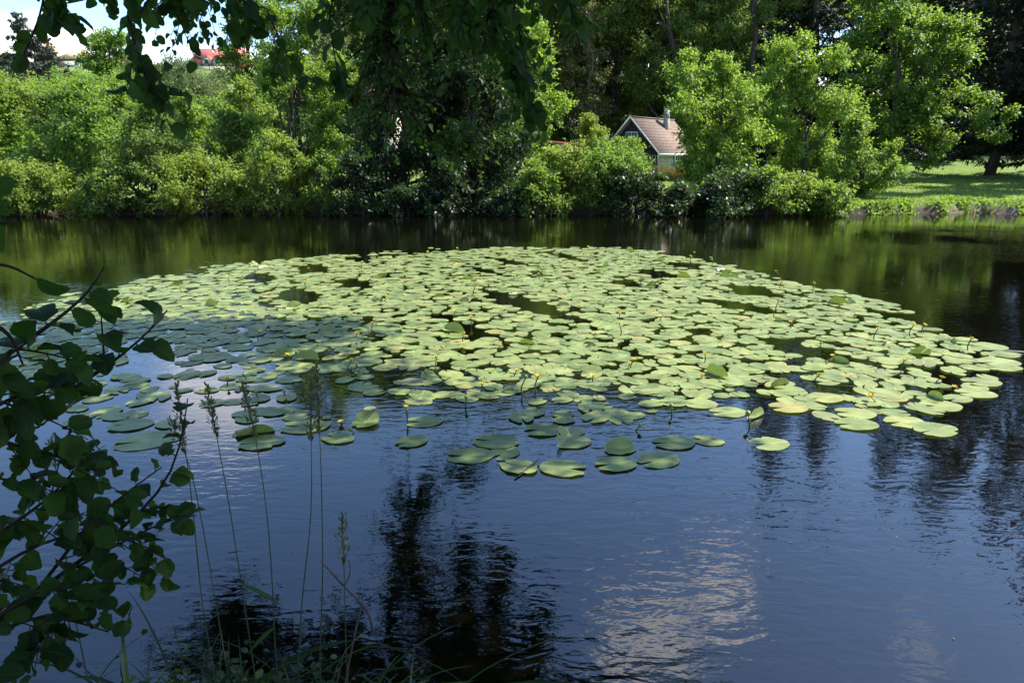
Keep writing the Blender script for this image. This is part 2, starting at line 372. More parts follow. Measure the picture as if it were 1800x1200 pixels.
def tree(name, label, cat, kind, px, Y, ytop, ybot, wpx, leaf=.13, shape='ovoid', dens=1.0, nl=None, extra=(), group=None, wr=.6, up=1.0, base_px=None, stems=1, bark=None, rscale=1.0, depth=.8):
    """crown fitted to a place in the photo: centre px, top and bottom rows, half width in pixels, at depth Y"""
    if ybot > 365: Y = Y - 1.15
    m = Y / FPX * 1.02
    hw = wpx * m
    top = W(px, ytop, Y); bot = W(px, ybot, Y)
    bx = base_px if base_px is not None else px
    basex = W(bx, min(ybot, 360), Y)[0]
    base = np.array([basex, Y, float(ground_z(basex, Y)) - .05])
    zb = max(bot[2], base[2] + .05); H = top[2] - zb
    cx = (top[0] + bot[0]) / 2
    nl = nl or int(np.clip(9 + H * hw * 1.0, 10, 46))
    # lobes
    u = (np.arange(nl) + .5) / nl; u = np.clip(u + rng.normal(size=nl) * .04, .02, .97)
    w = profile(shape, u) * hw
    ang = np.arange(nl) * 2.39996 + rng.random() * 6 + rng.normal(size=nl) * .3
    lr = (.30 * hw * (.55 + .85 * rng.random(nl)) * (.45 + .55 * w / hw)) * rscale * (12.0 / max(nl, 12)) ** .22
    lr = np.minimum(lr, H * .3)
    rr = np.clip(w - lr * .75, 0, None) * (.40 + .65 * rng.random(nl)) 
    lx = top[0] * u + bot[0] * (1 - u)
    lc = np.stack([lx + rr * np.cos(ang), Y + rr * depth * np.sin(ang), zb + u * H], -1)
    lc[:, 2] = np.minimum(lc[:, 2], top[2] - lr * .8)
    lc[:, 2] = np.maximum(lc[:, 2], zb + lr * .45)
    for (ex, ey, er) in extra:
        lc = np.vstack([lc, W(ex, ey, Y - hw * .2 + rng.normal() * hw * .2)]); lr = np.append(lr, er * m)
    # sprays in lobes
    C, O = [], []
    for c_, r_ in zip(lc, lr):
        nb = max(7, int(dens * 4 * PI * r_ * r_ / (leaf * leaf * 2.1) / 5))
        d = rand_dir(nb, .30)
        d = nrm(d + .45 * nrm((c_ - np.array([cx, Y, zb + H * .45])) * np.array([1, 1, .6]))[None] * rng.random((nb, 1)))
        ln_ = r_ * (.62 + .72 * rng.random((nb, 1)) ** 1.4) * np.array([1.1, 1.05, .86])
        bend = rng.normal(size=(nb, 3)) * .16 + np.array([0, 0, .10])
        for fr in (.38, .56, .72, .87, 1.0):
            C.append(c_ + d * ln_ * fr + bend * r_ * fr ** 2 + rng.normal(size=(nb, 3)) * leaf * .35); O.append(nrm(d + bend * fr * 2))
    for k_ in rng.integers(len(lc), size=int(len(lc) * 1.3)):          # leading shoots that break the outline
        d = nrm(rand_dir(1, .6)[0]); dd = nrm(d * .6 + np.array([0, 0, .8])); ln_ = lr[k_] * (.35 + .65 * rng.random())
        tt_ = np.linspace(0, 1, 7)[:, None]
        C.append(lc[k_] + d * lr[k_] * .85 + dd * ln_ * tt_); O.append(np.repeat(dd[None], 7, 0))
    C = np.vstack(C); O = np.vstack(O)
    keep = C[:, 2] > np.maximum(ground_z(C[:, 0], C[:, 1]), 0) + .05
    C, O = C[keep], O[keep]
    global NQ; NQ += len(C) * 9
    v, tint = sprays_to_leaves(C, O, 9, leaf * 2.2, leaf * .78, leaf, wr, up)
    root = thing(name, base, label, cat, group)
    link('crown', make_mesh('crown', v - base, quads(len(v) // 4), LM[kind], False, tint), root)
    mb = MB()
    tr_r = max(.05, hw * .045 + H * .012) * (1.0 if stems == 1 else .6)
    z_top = zb + H * .82
    for s_ in range(stems):
        off = np.array([rng.normal() * .25, rng.normal() * .2, 0]) * (s_ > 0)
        tp = np.array([cx * .6 + top[0] * .4 + (rng.normal() * .4 * hw if stems > 1 else 0), Y, z_top - (s_ > 0) * rng.random() * H * .3])
        tp_path = limb(mb, base + off, tp, tr_r, tr_r * .22, .03, 10, 8)
        order = np.argsort(lr)[::-1][:16 // stems + 3]
        for k_ in order:
            c_ = lc[k_]
            frac = np.clip((c_[2] - base[2]) / max(z_top - base[2], .1) - .28, .12, .9)
            a = tp_path[int(frac * 9)]
            q = limb(mb, a, c_, tr_r * .38 * (1 - .5 * frac), .012, .08, 6, 4)
            for _ in range(3):
                limb(mb, q[-2], c_ + rand_dir(1, .2)[0] * lr[k_] * .9, .014, .005, .1, 4, 3)
    mb.v = [x - base for x in mb.v]
    mb.build('trunk', bark or M_bark, root, True)
    return root
def conifer(name, label, px, Y, ytop, wpx, kind='spruce', leaf=.30, dens=1.0, lowest=.08, group=None, H=None, droop=.25, base_px=None, cat='tree'):
    m = Y / FPX * 1.02; hw = wpx * m
    bx = W(px, 80 if ytop > 0 else 310, Y)[0]
    base = np.array([bx, Y, float(ground_z(bx, Y)) - .05])
    H = H or (W(px, ytop, Y)[2] - base[2])
    tx = W(px, max(ytop, 0), Y)[0] if H < 30 else bx
    root = thing(name, base, label, cat, group)
    mb = MB(); limb(mb, base, [bx, Y, base[2] + H], max(.08, H * .014), .02, .004, 12, 8)
    V, T = [], []
    nb = int(H * 7 * dens ** .5)
    for i in range(nb):
        u = lowest + (1 - lowest) * ((i + rng.random()) / nb)
        Lb = hw * (1 - u) ** .85 * (.75 + .4 * rng.random()) + .12
        az = rng.random() * 2 * PI
        h = np.array([math.cos(az), math.sin(az), 0])
        p0 = np.array([bx, Y, base[2] + u * H])
        npt = 7; tt = np.linspace(0, 1, npt)[:, None]
        lift = .12 if u > .75 else -droop * (.5 + rng.random() * .6)
        path = p0 + h * Lb * tt + np.array([0, 0, 1]) * Lb * (lift * tt - .15 * tt * (1 - tt) + .16 * tt ** 3)
        mb.tube(path, np.linspace(.035, .008, npt) * (.4 + hw * .12), 3)
        ns = max(5, int(Lb / leaf * 5.5 * dens))
        q = np.sort(rng.random(ns)) ** .75
        idx = np.clip(q * (npt - 1), 0, npt - 1.001); i0 = idx.astype(int); f = (idx - i0)[:, None]
        C = path[i0] * (1 - f) + path[i0 + 1] * f
        side = nrm(np.cross(h, [0, 0, 1.0])) * np.where(rng.random(ns) < .5, 1, -1)[:, None]
        O = nrm(h * .7 + side * (.9 - .4 * q[:, None]) + rng.normal(size=(ns, 3)) * .15 + np.array([0, 0, -.18]))
        kk = 7
        Cc = np.repeat(C, kk, 0); Oo = np.repeat(O, kk, 0); n_ = len(Cc)
        tl = np.minimum(leaf * 2.2, Lb * .5) * (1.05 - .55 * np.repeat(q, kk)[:, None])
        pos = Cc + Oo * tl * rng.random((n_, 1)) + rng.normal(size=(n_, 3)) * leaf * .10
        d = nrm(Oo + rng.normal(size=(n_, 3)) * .45 + np.array([0, 0, -.25]))
        nn = nrm(np.array([0, 0, 1.0]) + rng.normal(size=(n_, 3)) * .5)
        V.append(leaf_quads(pos, d, nn, leaf * (.6 + .6 * rng.random(n_)), .30)); T.append(np.clip(rng.random() * .5 + rng.random(n_) * .5, 0, 1))
    V = np.vstack(V); T = np.concatenate(T)
    link('crown', make_mesh('crown', V - base, quads(len(V) // 4), LM[kind], False, T), root)
    mb.v = [x - base for x in mb.v]
    mb.build('trunk', M_bark, root, True)
    return root

NQ = 0
GB = 'bushes and trees along the far bank'
# ---- left part of the far bank
tree('bush', 'pale yellow-green weedy bush at the far left waterline', 'bush', 'yellow', 52, 26.4, 288, 372, 95, .11, 'dome', group=GB)
tree('bush', 'broad light green bush on the left bank below the spruce', 'bush', 'shrub', 140, 28.5, 146, 370, 104, .13, 'ovoid', .85, group=GB, stems=3)
tree('bush', 'dark centred rounded bush leaning over the water left of the tall alder clump', 'bush', 'forest', 262, 26.9, 190, 374, 78, .12, 'ovoid', .9, group=GB, stems=3)
tree('bush', 'low yellow-green bush spreading over the waterline in front of the left thicket', 'bush', 'yellow', 360, 26.3, 284, 374, 88, .11, 'dome', group=GB, stems=2)
tree('tree', 'yellowish leafy tree at the left edge behind the bank bushes', 'tree', 'yellow', 60, 35, 152, 330, 110, .15, 'round', group=GB)
tree('tree', 'dark green tree cut by the left edge of the picture', 'tree', 'alder', -30, 32, 128, 350, 95, .14, 'ovoid', group=GB)
tree('tree', 'grey-green willow in front of the red roofed building', 'tree', 'willow', 290, 41, 104, 330, 92, .16, 'round', group=GB, wr=.32, stems=2)
tree('tree', 'slender pale grey-green willow left of the tall alder clump', 'tree', 'willow', 372, 44, 122, 320, 66, .16, 'tall', group=GB, wr=.32, stems=2)
tree('bush', 'fresh green bush between the willows and the waterside bushes', 'bush', 'shrub', 375, 33, 182, 345, 74, .13, 'ovoid', group=GB, stems=2)
tree('tree', 'tall alder clump with several thin stems standing at the left bank', 'tree', 'alder', 522, 28.4, -70, 345, 90, .12, 'tall', 1.35, 38, group=GB, stems=4)
tree('bush', 'bright round bush at the waterline under the tall alder clump', 'bush', 'yellow', 478, 26.6, 238, 376, 70, .11, 'ovoid', group=GB, stems=2)
tree('bush', 'small leafy bush at the waterline left of the dark chestnut trees', 'bush', 'alder', 565, 26.6, 268, 378, 58, .11, 'ovoid', group=GB, stems=2)
tree('tree', 'mid green slope tree filling the gap behind the tall alder clump', 'tree', 'shrub', 480, 46, 118, 320, 60, .16, 'ovoid', group=GB)
tree('tree', 'slender tree added as a dark gap at the far left of the bank', 'tree', 'forest', 88, 29.5, 168, 360, 40, .13, 'tall', .9, 20, group=GB)  # added tree, stands in for the shade between the bushes
tree('tree', 'narrow tree added as a dark gap left of the bright bush under the alder clump', 'tree', 'forest', 402, 28.5, 205, 360, 40, .13, 'tall', .9, 20, group=GB)  # another added tree that makes a shaded gap in the bank
tree('tree', 'young upright tree rising out of the left bank thicket', 'tree', 'ash', 205, 30, 140, 350, 42, .13, 'tall', .85, 22, group=GB)
tree('tree', 'cool green sapling between the willows and the dark rounded bush', 'tree', 'alder', 330, 31, 172, 350, 46, .12, 'tall', .85, 22, group=GB)
tree('tree', 'small light tree far off between the two houses on the hill', 'tree', 'shrub', 192, 84, 62, 150, 42, .30, 'round', .8)
tree('tree', 'dark broad tree beside the red roofed building on the hill', 'tree', 'forest', 432, 74, -50, 215, 46, .28, 'ovoid', .9)
tree('tree', 'yellow-green slope tree in the gap left of the tall alder clump', 'tree', 'yellow', 425, 38, 150, 330, 62, .16, 'ovoid', group=GB)
tree('tree', 'tall pale birch showing above the alder clump', 'tree', 'willow', 560, 50, -120, 300, 105, .20, 'tall', .8, 30)
tree('tree', 'wide mid green tree on the hillside above the left thicket', 'tree', 'shrub', 225, 60, 132, 260, 85, .22, 'round', .9)
tree('tree', 'mid green tree on the slope below the beige roofed house', 'tree', 'shrub', 120, 62, 138, 260, 75, .22, 'round', .9)
conifer('spruce_tree', 'blue-grey spruce standing before the houses at the upper left', 42, 80, 22, 62, 'bluespruce', .42, 1.1, .1)
conifer('spruce_tree', 'small rust-tinged spruce right beside the blue-grey spruce', 80, 84, 58, 30, 'rust', .36, 1.1, .1)
# ---- middle
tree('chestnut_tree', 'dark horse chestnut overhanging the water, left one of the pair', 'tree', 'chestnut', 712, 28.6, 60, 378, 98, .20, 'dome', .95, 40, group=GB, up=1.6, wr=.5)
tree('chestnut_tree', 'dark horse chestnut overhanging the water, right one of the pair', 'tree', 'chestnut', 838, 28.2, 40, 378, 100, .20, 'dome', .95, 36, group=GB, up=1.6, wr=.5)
tree('tree', 'lit green tree behind the right dark horse chestnut', 'tree', 'ash', 920, 31.5, 20, 345, 78, .15, 'tall', 1, 30, group=GB)
tree('bush', 'yellow-flecked bush at the waterline left of the cottage', 'bush', 'yellow', 985, 27.2, 262, 374, 88, .11, 'dome', group=GB, stems=2)
tree('bush', 'green bush at the waterline below the cottage gable', 'bush', 'shrub', 1075, 27.4, 262, 374, 78, .11, 'dome', group=GB, stems=2)
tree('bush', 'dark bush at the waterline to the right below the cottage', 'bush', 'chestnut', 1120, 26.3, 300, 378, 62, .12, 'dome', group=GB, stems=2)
tree('bush', 'orange-tipped garden shrub left of the cottage gable', 'bush', 'yellow', 1036, 41, 205, 320, 44, .13, 'ovoid', 1, stems=2)
tree('tree', 'clipped bright green hedge in front of the cottage gable', 'hedge', 'ash', 1098, 39.5, 243, 330, 50, .11, 'dome', 1.1, stems=2)
# ---- right
tree('ash_tree', 'bright green ash on the bank, hiding the right end of the cottage', 'tree', 'ash', 1268, 30, 100, 378, 74, .115, 'ovoid', .9, 26, ((1206, 190, 24), (1212, 250, 22), (1222, 298, 26), (1212, 140, 26), (1215, 112, 17), (1310, 170, 24), (1222, 200, 30), (1310, 240, 30), (1232, 330, 26)), group=GB)
tree('ash_tree', 'bright green ash with a pointed top right of the other ash', 'tree', 'ash', 1412, 31.5, 66, 352, 66, .115, 'ovoid', .9, 26, ((1350, 150, 26), (1468, 110, 22), (1345, 210, 28), (1475, 190, 28), (1380, 100, 22), (1440, 280, 30)), group=GB)
tree('bush', 'mid green bush at the waterline in front of the maple trunk', 'bush', 'alder', 1512, 28, 212, 364, 62, .12, 'ovoid', group=GB, stems=3)
tree('bush', 'low light bush at the waterline below the pointed ash', 'bush', 'yellow', 1405, 26.5, 312, 374, 48, .11, 'dome', group=GB)
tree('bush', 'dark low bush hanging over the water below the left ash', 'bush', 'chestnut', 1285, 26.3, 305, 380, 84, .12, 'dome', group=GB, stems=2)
tree('maple_tree', 'tall maple with tiered branches standing at the edge of the lawn', 'tree', 'maple', 1580, 38, -75, 285, 100, .16, 'tall', .85, 34, ((1640, 190, 28), (1690, 168, 17), (1730, 182, 15), (1768, 196, 13), (1720, 214, 14), (1750, 240, 12), (1660, 245, 20), (1690, 50, 18)), group=GB, wr=.75, up=1.8, base_px=1570)
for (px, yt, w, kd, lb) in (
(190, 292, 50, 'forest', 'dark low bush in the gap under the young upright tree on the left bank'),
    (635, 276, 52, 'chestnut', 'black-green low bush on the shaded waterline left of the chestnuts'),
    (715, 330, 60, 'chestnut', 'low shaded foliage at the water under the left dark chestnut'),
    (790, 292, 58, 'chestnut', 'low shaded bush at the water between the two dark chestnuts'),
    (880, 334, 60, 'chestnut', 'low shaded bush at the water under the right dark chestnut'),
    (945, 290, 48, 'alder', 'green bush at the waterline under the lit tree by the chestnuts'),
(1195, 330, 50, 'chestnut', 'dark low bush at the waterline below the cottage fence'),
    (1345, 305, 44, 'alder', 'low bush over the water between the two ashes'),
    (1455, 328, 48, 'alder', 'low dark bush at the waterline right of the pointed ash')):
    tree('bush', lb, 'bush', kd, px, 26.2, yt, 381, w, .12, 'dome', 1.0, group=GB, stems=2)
# ---- conifers and forest behind
GC = 'dark conifers behind the lawn'
conifer('spruce_tree', 'big dark spruce with its trunk base on the lawn near the right edge', 1738, 46, -600, 150, 'spruce', .34, .9, .07, GC, H=24)
conifer('spruce_tree', 'dark spruce cut by the right edge of the picture', 1870, 44, -600, 130, 'spruce', .34, .9, .03, GC, H=24)
conifer('spruce_tree', 'dark spruce filling the gap between the maple and the big lawn spruce', 1640, 60, -600, 120, 'spruce', .42, .8, .02, GC, H=27)
conifer('spruce_tree', 'dark spruce above the top of the pointed ash', 1400, 58, -600, 110, 'spruce', .42, .8, .05, GC, H=27)
conifer('spruce_tree', 'dark spruce behind the left side of the maple', 1500, 62, -600, 110, 'spruce', .42, .8, .02, GC, H=27)
conifer('spruce_tree', 'dark spruce behind the big lawn spruce', 1790, 64, -600, 120, 'spruce', .42, .8, .02, GC, H=28)
conifer('spruce_tree', 'tall dark spruce beyond the right edge, shading the lawn', 2000, 33, -600, 130, 'spruce', .40, .8, .05, GC, H=23)
conifer('spruce_tree', 'second tall dark spruce beyond the right edge', 2090, 38.5, -600, 130, 'spruce', .40, .8, .05, GC, H=24)
conifer('spruce_tree', 'dark spruce far back behind the lawn', 1720, 70, -600, 120, 'spruce', .46, .8, .02, GC, H=28)
GF = 'woodland trees behind the cottage'
for (px, Y, w, yb, kd, lb, H_) in (
    (650, 52, 100, 230, 'forest', 'shaded woodland tree above the left dark chestnut', -140),
    (760, 56, 100, 250, 'forest', 'shaded woodland tree between the two dark chestnuts', -160),
    (868, 54, 90, 260, 'forest', 'shaded woodland tree above the right dark chestnut', -150),
    (1060, 66, 90, 250, 'forest', 'dark woodland tree filling the gap left of the cottage ridge', -160),
    (1130, 70, 90, 250, 'forest', 'dark woodland tree seen between the two above the cottage', -160),
    (1210, 68, 80, 250, 'forest', 'dark woodland tree behind the dappled one above the chimney', -160),
    (1022, 57, 48, 250, 'olive', 'olive-yellow woodland tree left of the cottage roof', -60),
    (965, 60, 80, 250, 'forest', 'dark woodland tree behind the lit tree by the chestnuts', -170),
    (1090, 62, 90, 262, 'forest', 'dark woodland tree straight above the cottage ridge', -150),
    (1168, 58, 85, 250, 'forest', 'dappled woodland tree above the cottage chimney', -140),
    (1250, 62, 90, 250, 'forest', 'dappled woodland tree above the left ash', -160),
    (1328, 57, 80, 260, 'forest', 'dappled woodland tree between the two ashes', -150)):
    tree('woodland_tree', lb, 'tree', kd, px, Y, H_, yb, w, .20, 'tall', 1.2, 40, group=GF, bark=M_bark_pale if px == 1022 else None)
for (px, Y, w, kd, lb) in ((1120, 76, 150, 'forest', 'far woodland tree deep behind the cottage'), (900, 78, 150, 'forest', 'far woodland tree deep behind the lit tree'), (1280, 78, 150, 'forest', 'far woodland tree deep behind the left ash'), (720, 74, 150, 'forest', 'far woodland tree deep behind the dark chestnuts'), (1420, 80, 140, 'forest', 'far woodland tree deep behind the pointed ash'), (1570, 84, 140, 'forest', 'far woodland tree deep behind the maple'), (1700, 88, 150, 'forest', 'far woodland tree deep behind the lawn spruces')):
    tree('woodland_tree', lb, 'tree', kd, px, Y, -140, 270, w, .34, 'tall', .8, 34, group=GF)
# undergrowth, bank weeds
def weeds(name, label, n, fx, fy, hmin, hmax, mat, wr=.14, lean=.5, zoff=-.02):
    x = fx(n); y = fy(x); z = ground_z(x, y); k_ = z > -.12; k_ = k_ & ((name != 'bank_weeds') | (np.sin(x * 1.9) + np.sin(x * 4.7 + 1) + .8 * np.sin(x * 9.1) > -.35)); x, y, z = x[k_], y[k_], z[k_]; n = len(x)
    pos = np.stack([x, y, z + zoff], -1)
    d = nrm(np.stack([rng.normal(size=n) * lean, rng.normal(size=n) * lean, np.ones(n)], -1))
    nn = rand_dir(n, 0)
    v = leaf_quads(pos, d, nn, hmin + (hmax - hmin) * rng.random(n) ** 1.5, wr)
    o = link(name, make_mesh(name, v, quads(n), mat, False, rng.random(n)))
    o['label'] = label; o['kind'] = 'stuff'; return o
weeds('bank_weeds', 'leafy weeds and grasses along the far waterline', 11000, lambda n: np.where(rng.random(n) < .8, 10.5 + 12 * rng.random(n) ** 1.6, rng.uniform(-24, 12, n)) + rng.normal(size=n) * .15 + .5 * np.sin(np.arange(n) * .7), lambda x: far_shore(x) + np.abs(rng.normal(size=len(x))) * .55 + .02, .05, .24, LM['shrub'], .3, 1.0)
weeds('lawn_grass', 'sunny lawn grass with taller tufts on the right bank', 60000, lambda n: rng.uniform(8, 34, n), lambda x: far_shore(x) + .3 + rng.random(len(x)) ** 1.6 * 26, .05, .16, LM['yellow'], .25, .7)

# ------------------------------------------------------------------ buildings
M_wood = principled('dark_boards', (.022, .016, .012), .8, .35, 5, .01, stretch=(8, 8, .4))
M_white = principled('white_paint', (.72, .72, .70), .6, .06, 3)
M_roofbr = principled('brown_roofing', (.165, .115, .086), .92, .5, 5, .02, stretch=(1, 1, 4))
M_cream = principled('cream_render', (.46, .41, .31), .9, .12, 3, .004)
M_glass = principled('window_glass', (.03, .035, .04), .08, .2, 2, spec=.8)
M_concrete = principled('chimney_render', (.30, .265, .235), .9, .2, 6, .006)
M_redroof = principled('red_tiles', (.50, .12, .085), .8, .15, 9)
M_beigeroof = principled('beige_tiles', (.62, .42, .22), .8, .12, 9)
M_paleWall = principled('pale_render', (.62, .63, .55), .9, .08, 3)
M_metal = principled('dark_steel', (.05, .05, .055), .5, .2, 6, metal=.6)
M_greenpost = principled('green_paint', (.05, .14, .09), .6, .2, 6)
PHI = R(42)
P0 = W(1108, 205, 47.0)
A_ = np.array([math.sin(PHI), math.cos(PHI), 0]); R_ = np.array([math.cos(PHI), -math.sin(PHI), 0]); U_ = np.array([0, 0, 1.0])
base_z = float(ground_z(P0[0] + 3, P0[1] + 2)) - .1
RH = P0[2] - 2.32; HWD = 2.25; LEN = 5.7
cb = np.array([P0[0], P0[1], base_z])
def HM(v):                      # house frame: x = towards the lit side, y = along the ridge, z up from the base
    v = np.asarray(v, float); return v[:, :1] * R_ + v[:, 1:2] * A_ + v[:, 2:3] * U_
zr = P0[2] - base_z; ze = zr - RH
cot = thing('cottage', cb, 'small dark timber cottage with brown gable roof and white bargeboards among the trees', 'cottage')
sl = RH / HWD
mb = MB(); mb.prism([(-1.95, .35, 0), (1.95, .35, 0), (1.95, .35, zr - 1.95 * sl - .08), (-1.95, .35, zr - 1.95 * sl - .08)], (0, LEN - .7, 0), HM)
mb.build('wall', M_cream, cot)
mb = MB(); mb.prism([(-1.95, .32, zr - 1.95 * sl - .1), (1.95, .32, zr - 1.95 * sl - .1), (0, .32, zr - .12)], (0, .06, 0), HM)
mb.prism([(-1.99, .30, 0), (1.99, .30, 0), (1.99, .30, zr - 1.95 * sl - .1), (-1.99, .30, zr - 1.95 * sl - .1)], (0, .05, 0), HM)
mb.build('gable_boards', M_wood, cot)
mb = MB()
for sg in (1, -1):
    mb.prism([(0, 0, zr), (sg * HWD, 0, ze), (sg * HWD, 0, ze - .09), (0, 0, zr - .12)], (0, LEN, 0), HM)
roof = mb.build('roof', M_roofbr, cot)
mb = MB()
for sg in (1, -1):
    mb.prism([(0, -.04, zr + .03), (sg * (HWD + .03), -.04, ze + .02), (sg * (HWD + .03), -.04, ze - .09), (0, -.04, zr - .10)], (0, .035, 0), HM)
mb.build('bargeboard', principled('weathered_white', (.46, .47, .47), .8, .2, 4), cot)
mb = MB(); mb.box((HWD + .004, 0, ze - .15), (HWD + .10, LEN, ze - .01), HM); mb.build('gutter', M_white, cot)
mb = MB()
for q in np.arange(.12, .98, .085):
    mb.prism([(HWD * q, .01, zr - RH * q + .004), (HWD * (q + .02), .01, zr - RH * (q + .02) + .02), (HWD * (q + .02), .01, zr - RH * (q + .02) - .01)], (0, LEN - .02, 0), HM)
mb.build('roof_course', M_roofbr, roof)
mb = MB(); mb.box((-.09, .0, zr - .005), (.09, LEN, zr + .035), HM); mb.build('ridge_cap', M_concrete, roof)
mb = MB(); mb.box((.44, 3.5, zr - 1.4), (.74, 3.82, zr + .62), HM); ch = mb.build('chimney', M_concrete, roof)
mb = MB(); mb.box((.42, 3.48, zr + .622), (.76, 3.84, zr + .66), HM); mb.build('chimney_cap', M_concrete, roof)
zg = zr - 1.45
mb = MB(); mb.box((-.46, .25, zg), (.46, .315, zg + .5), HM); w1 = mb.build('window', M_white, cot)
mb = MB()
for k_ in range(4): mb.box((-.41 + k_ * .21, .235, zg + .05), (-.41 + k_ * .21 + .17, .249, zg + .45), HM)
mb.build('pane', M_glass, w1)
zw = ze - 1.02
mb = MB(); mb.box((1.955, 2.3, zw), (2.0, 4.0, zw + .85), HM); w2 = mb.build('window', M_white, cot)
mb = MB(); mb.box((2.003, 2.36, zw + .06), (2.012, 3.1, zw + .79), HM); mb.box((2.003, 3.2, zw + .06), (2.012, 3.94, zw + .79), HM); mb.build('pane', M_glass, w2)
# wire fence before the cottage
f0 = W(1128, 312, 40.5); f1 = W(1235, 312, 41.5)
fz = float(ground_z(f0[0], f0[1])) - .1
fence = thing('wire_fence', (f0[0], f0[1], fz), 'green wire fence on thin posts in front of the cottage wall', 'fence')
for i, fr in enumerate((0, .24, .52, .78, 1.0)):
    p = (f0 + (f1 - f0) * fr) - np.array([f0[0], f0[1], 0]); p[2] = 0
    mb = MB(); mb.tube([p, p + [0, 0, 1.55]], .035 if i != 1 else .03, 6); mb.ball(p + [0, 0, 1.55], .04)
    mb.build('post', M_greenpost if i != 1 else M_metal, fence)
mb = MB(); d_ = f1 - f0; d_[2] = 0
for zz in np.arange(.1, 1.5, .17): mb.tube([np.array([0, 0, zz]), d_ * .5 + [0, 0, zz], d_ + [0, 0, zz]], .007, 3)
for q in np.arange(.02, 1.0, .045): mb.tube([d_ * q + [0, 0, .05], d_ * q + [0, 0, 1.5]], .006, 3)
mb.build('wire_mesh', M_greenpost, fence)
# tall dry weeds before the fence
tx0 = f0[0]; 
weeds('tall_weeds', 'orange and yellow tall dry weeds before the cottage fence', 2600, lambda n: rng.uniform(tx0 - .4, tx0 + 3.4, n), lambda x: 39.6 + rng.random(len(x)) * .9, .4, 1.15, leaf_mat('dry_weed', (.17, .15, .05), (.33, .25, .08), (.3, .2, .05), .25), .08, .3)
# garden shed with red roof and white parasol left of the cottage
p = W(985, 262, 43); pz = float(ground_z(p[0], p[1])) - .05
shed = thing('garden_shed', (p[0], p[1], pz), 'garden shed with a flat red roof half hidden left of the cottage', 'shed', rz=R(-14))
zt = W(985, 250, 43)[2] - pz
mb = MB(); mb.box((-1.0, -.6, 0), (1.1, .9, zt - .05)); mb.build('wall', M_wood, shed)
mb = MB(); mb.prism([(-1.2, -.8, zt + .14), (1.3, -.8, zt - .12), (1.3, -.8, zt - .26), (-1.2, -.8, zt)], (0, 1.9, 0)); mb.build('roof', M_redroof, shed)
p = W(1003, 266, 39.5); pz = float(ground_z(p[0], p[1])) - .03
par = thing('garden_parasol', (p[0], p[1], pz), 'white garden parasol in front of the red roofed shed', 'parasol')
zt = W(1003, 261, 39.5)[2] - pz
mb = MB(); mb.tube([(0, 0, 0), (0, 0, zt)], .02, 6); mb.build('pole', M_metal, par)
th = np.linspace(0, 2 * PI, 9)[:-1]
mv = np.array([[0, 0, zt + .02]] + [[.62 * math.cos(a), .62 * math.sin(a), zt - .22] for a in th] + [[.6 * math.cos(a), .6 * math.sin(a), zt - .28] for a in th])
link('canopy', make_mesh('canopy', mv, [np.array([[0, 1 + i, 1 + (i + 1) % 8] for i in range(8)]), np.array([[1 + i, 9 + i, 9 + (i + 1) % 8, 1 + (i + 1) % 8] for i in range(8)])], M_white), par)

def house(name, label, px0, px1, yr, ye, ybase, Y, wallm, roofm, hip=.0, dep=9.0):
    a = W(px0, ye, Y); b_ = W(px1, ye, Y); zrid = W((px0 + px1) / 2, yr, Y + dep / 2)[2]; zeav = a[2]
    zb = W((px0 + px1) / 2, ybase, Y)[2]; zb = min(zb, float(ground_z((a[0] + b_[0]) / 2, Y))) - .2
    c0 = np.array([(a[0] + b_[0]) / 2, Y, zb]); hx = (b_[0] - a[0]) / 2
    r = thing(name, c0, label, 'house')
    mb = MB(); mb.box((-hx + .35, .4, 0), (hx - .35, dep - .4, zeav - zb)); mb.build('wall', wallm, r)
    ze_, zr_ = zeav - zb + .002, zrid - zb; hi = hx * (1 - hip)
    v = np.array([[-hx, 0, ze_], [hx, 0, ze_], [hx, dep, ze_], [-hx, dep, ze_], [-hi, dep / 2, zr_], [hi, dep / 2, zr_]])
    rf = link('roof', make_mesh('roof', v, [np.array([[0, 1, 5, 4], [2, 3, 4, 5], [3, 2, 1, 0]]), np.array([[1, 2, 5], [3, 0, 4]])], roofm), r)
    mb = MB(); mb.box((-hx, -.08, ze_ - .28), (hx, -.002, ze_ + .02)); mb.build('gutter', M_metal, rf)
    return r, rf, hx, ze_, zr_, dep
def win(r, x, z, w, h, y=.4):
    mb = MB(); mb.box((x - w / 2, y - .06, z), (x + w / 2, y - .004, z + h)); o = mb.build('window', M_white, r)
    mb = MB(); mb.box((x - w / 2 + .1, y - .075, z + .1), (x - .05, y - .062, z + h - .1)); mb.box((x + .05, y - .075, z + .1), (x + w / 2 - .1, y - .062, z + h - .1)); mb.build('pane', M_glass, o)
r, rf, hx, ze_, zr_, dp = house('house', 'pale house with a beige hipped roof beyond the spruces', 92, 143, 88, 104, 150, 105, M_paleWall, M_beigeroof, .72, 7)
win(r, .2, ze_ - 2.2, 1.3, 1.5); win(r, -1.1, ze_ - 2.2, .8, 1.5)
r, rf, hx, ze_, zr_, dp = house('house', 'beige roofed house cut by the left edge of the picture', -45, 18, 92, 110, 150, 108, M_cream, M_beigeroof, .5, 7)
win(r, 1.2, ze_ - 1.9, 1.2, 1.3)
r, rf, hx, ze_, zr_, dp = house('house', 'house with a small peaked roof behind the blue-grey spruce', 52, 84, 74, 100, 150, 112, M_cream, M_beigeroof, .85, 6)
r, rf, hx, ze_, zr_, dp = house('house', 'low house with a red roof right of the beige roofed one', 142, 228, 105, 119, 150, 110, M_cream, M_redroof, .06, 8)
win(r, -2.0, ze_ - 1.8, 1.2, 1.2); win(r, 1.0, ze_ - 1.8, 1.2, 1.2)
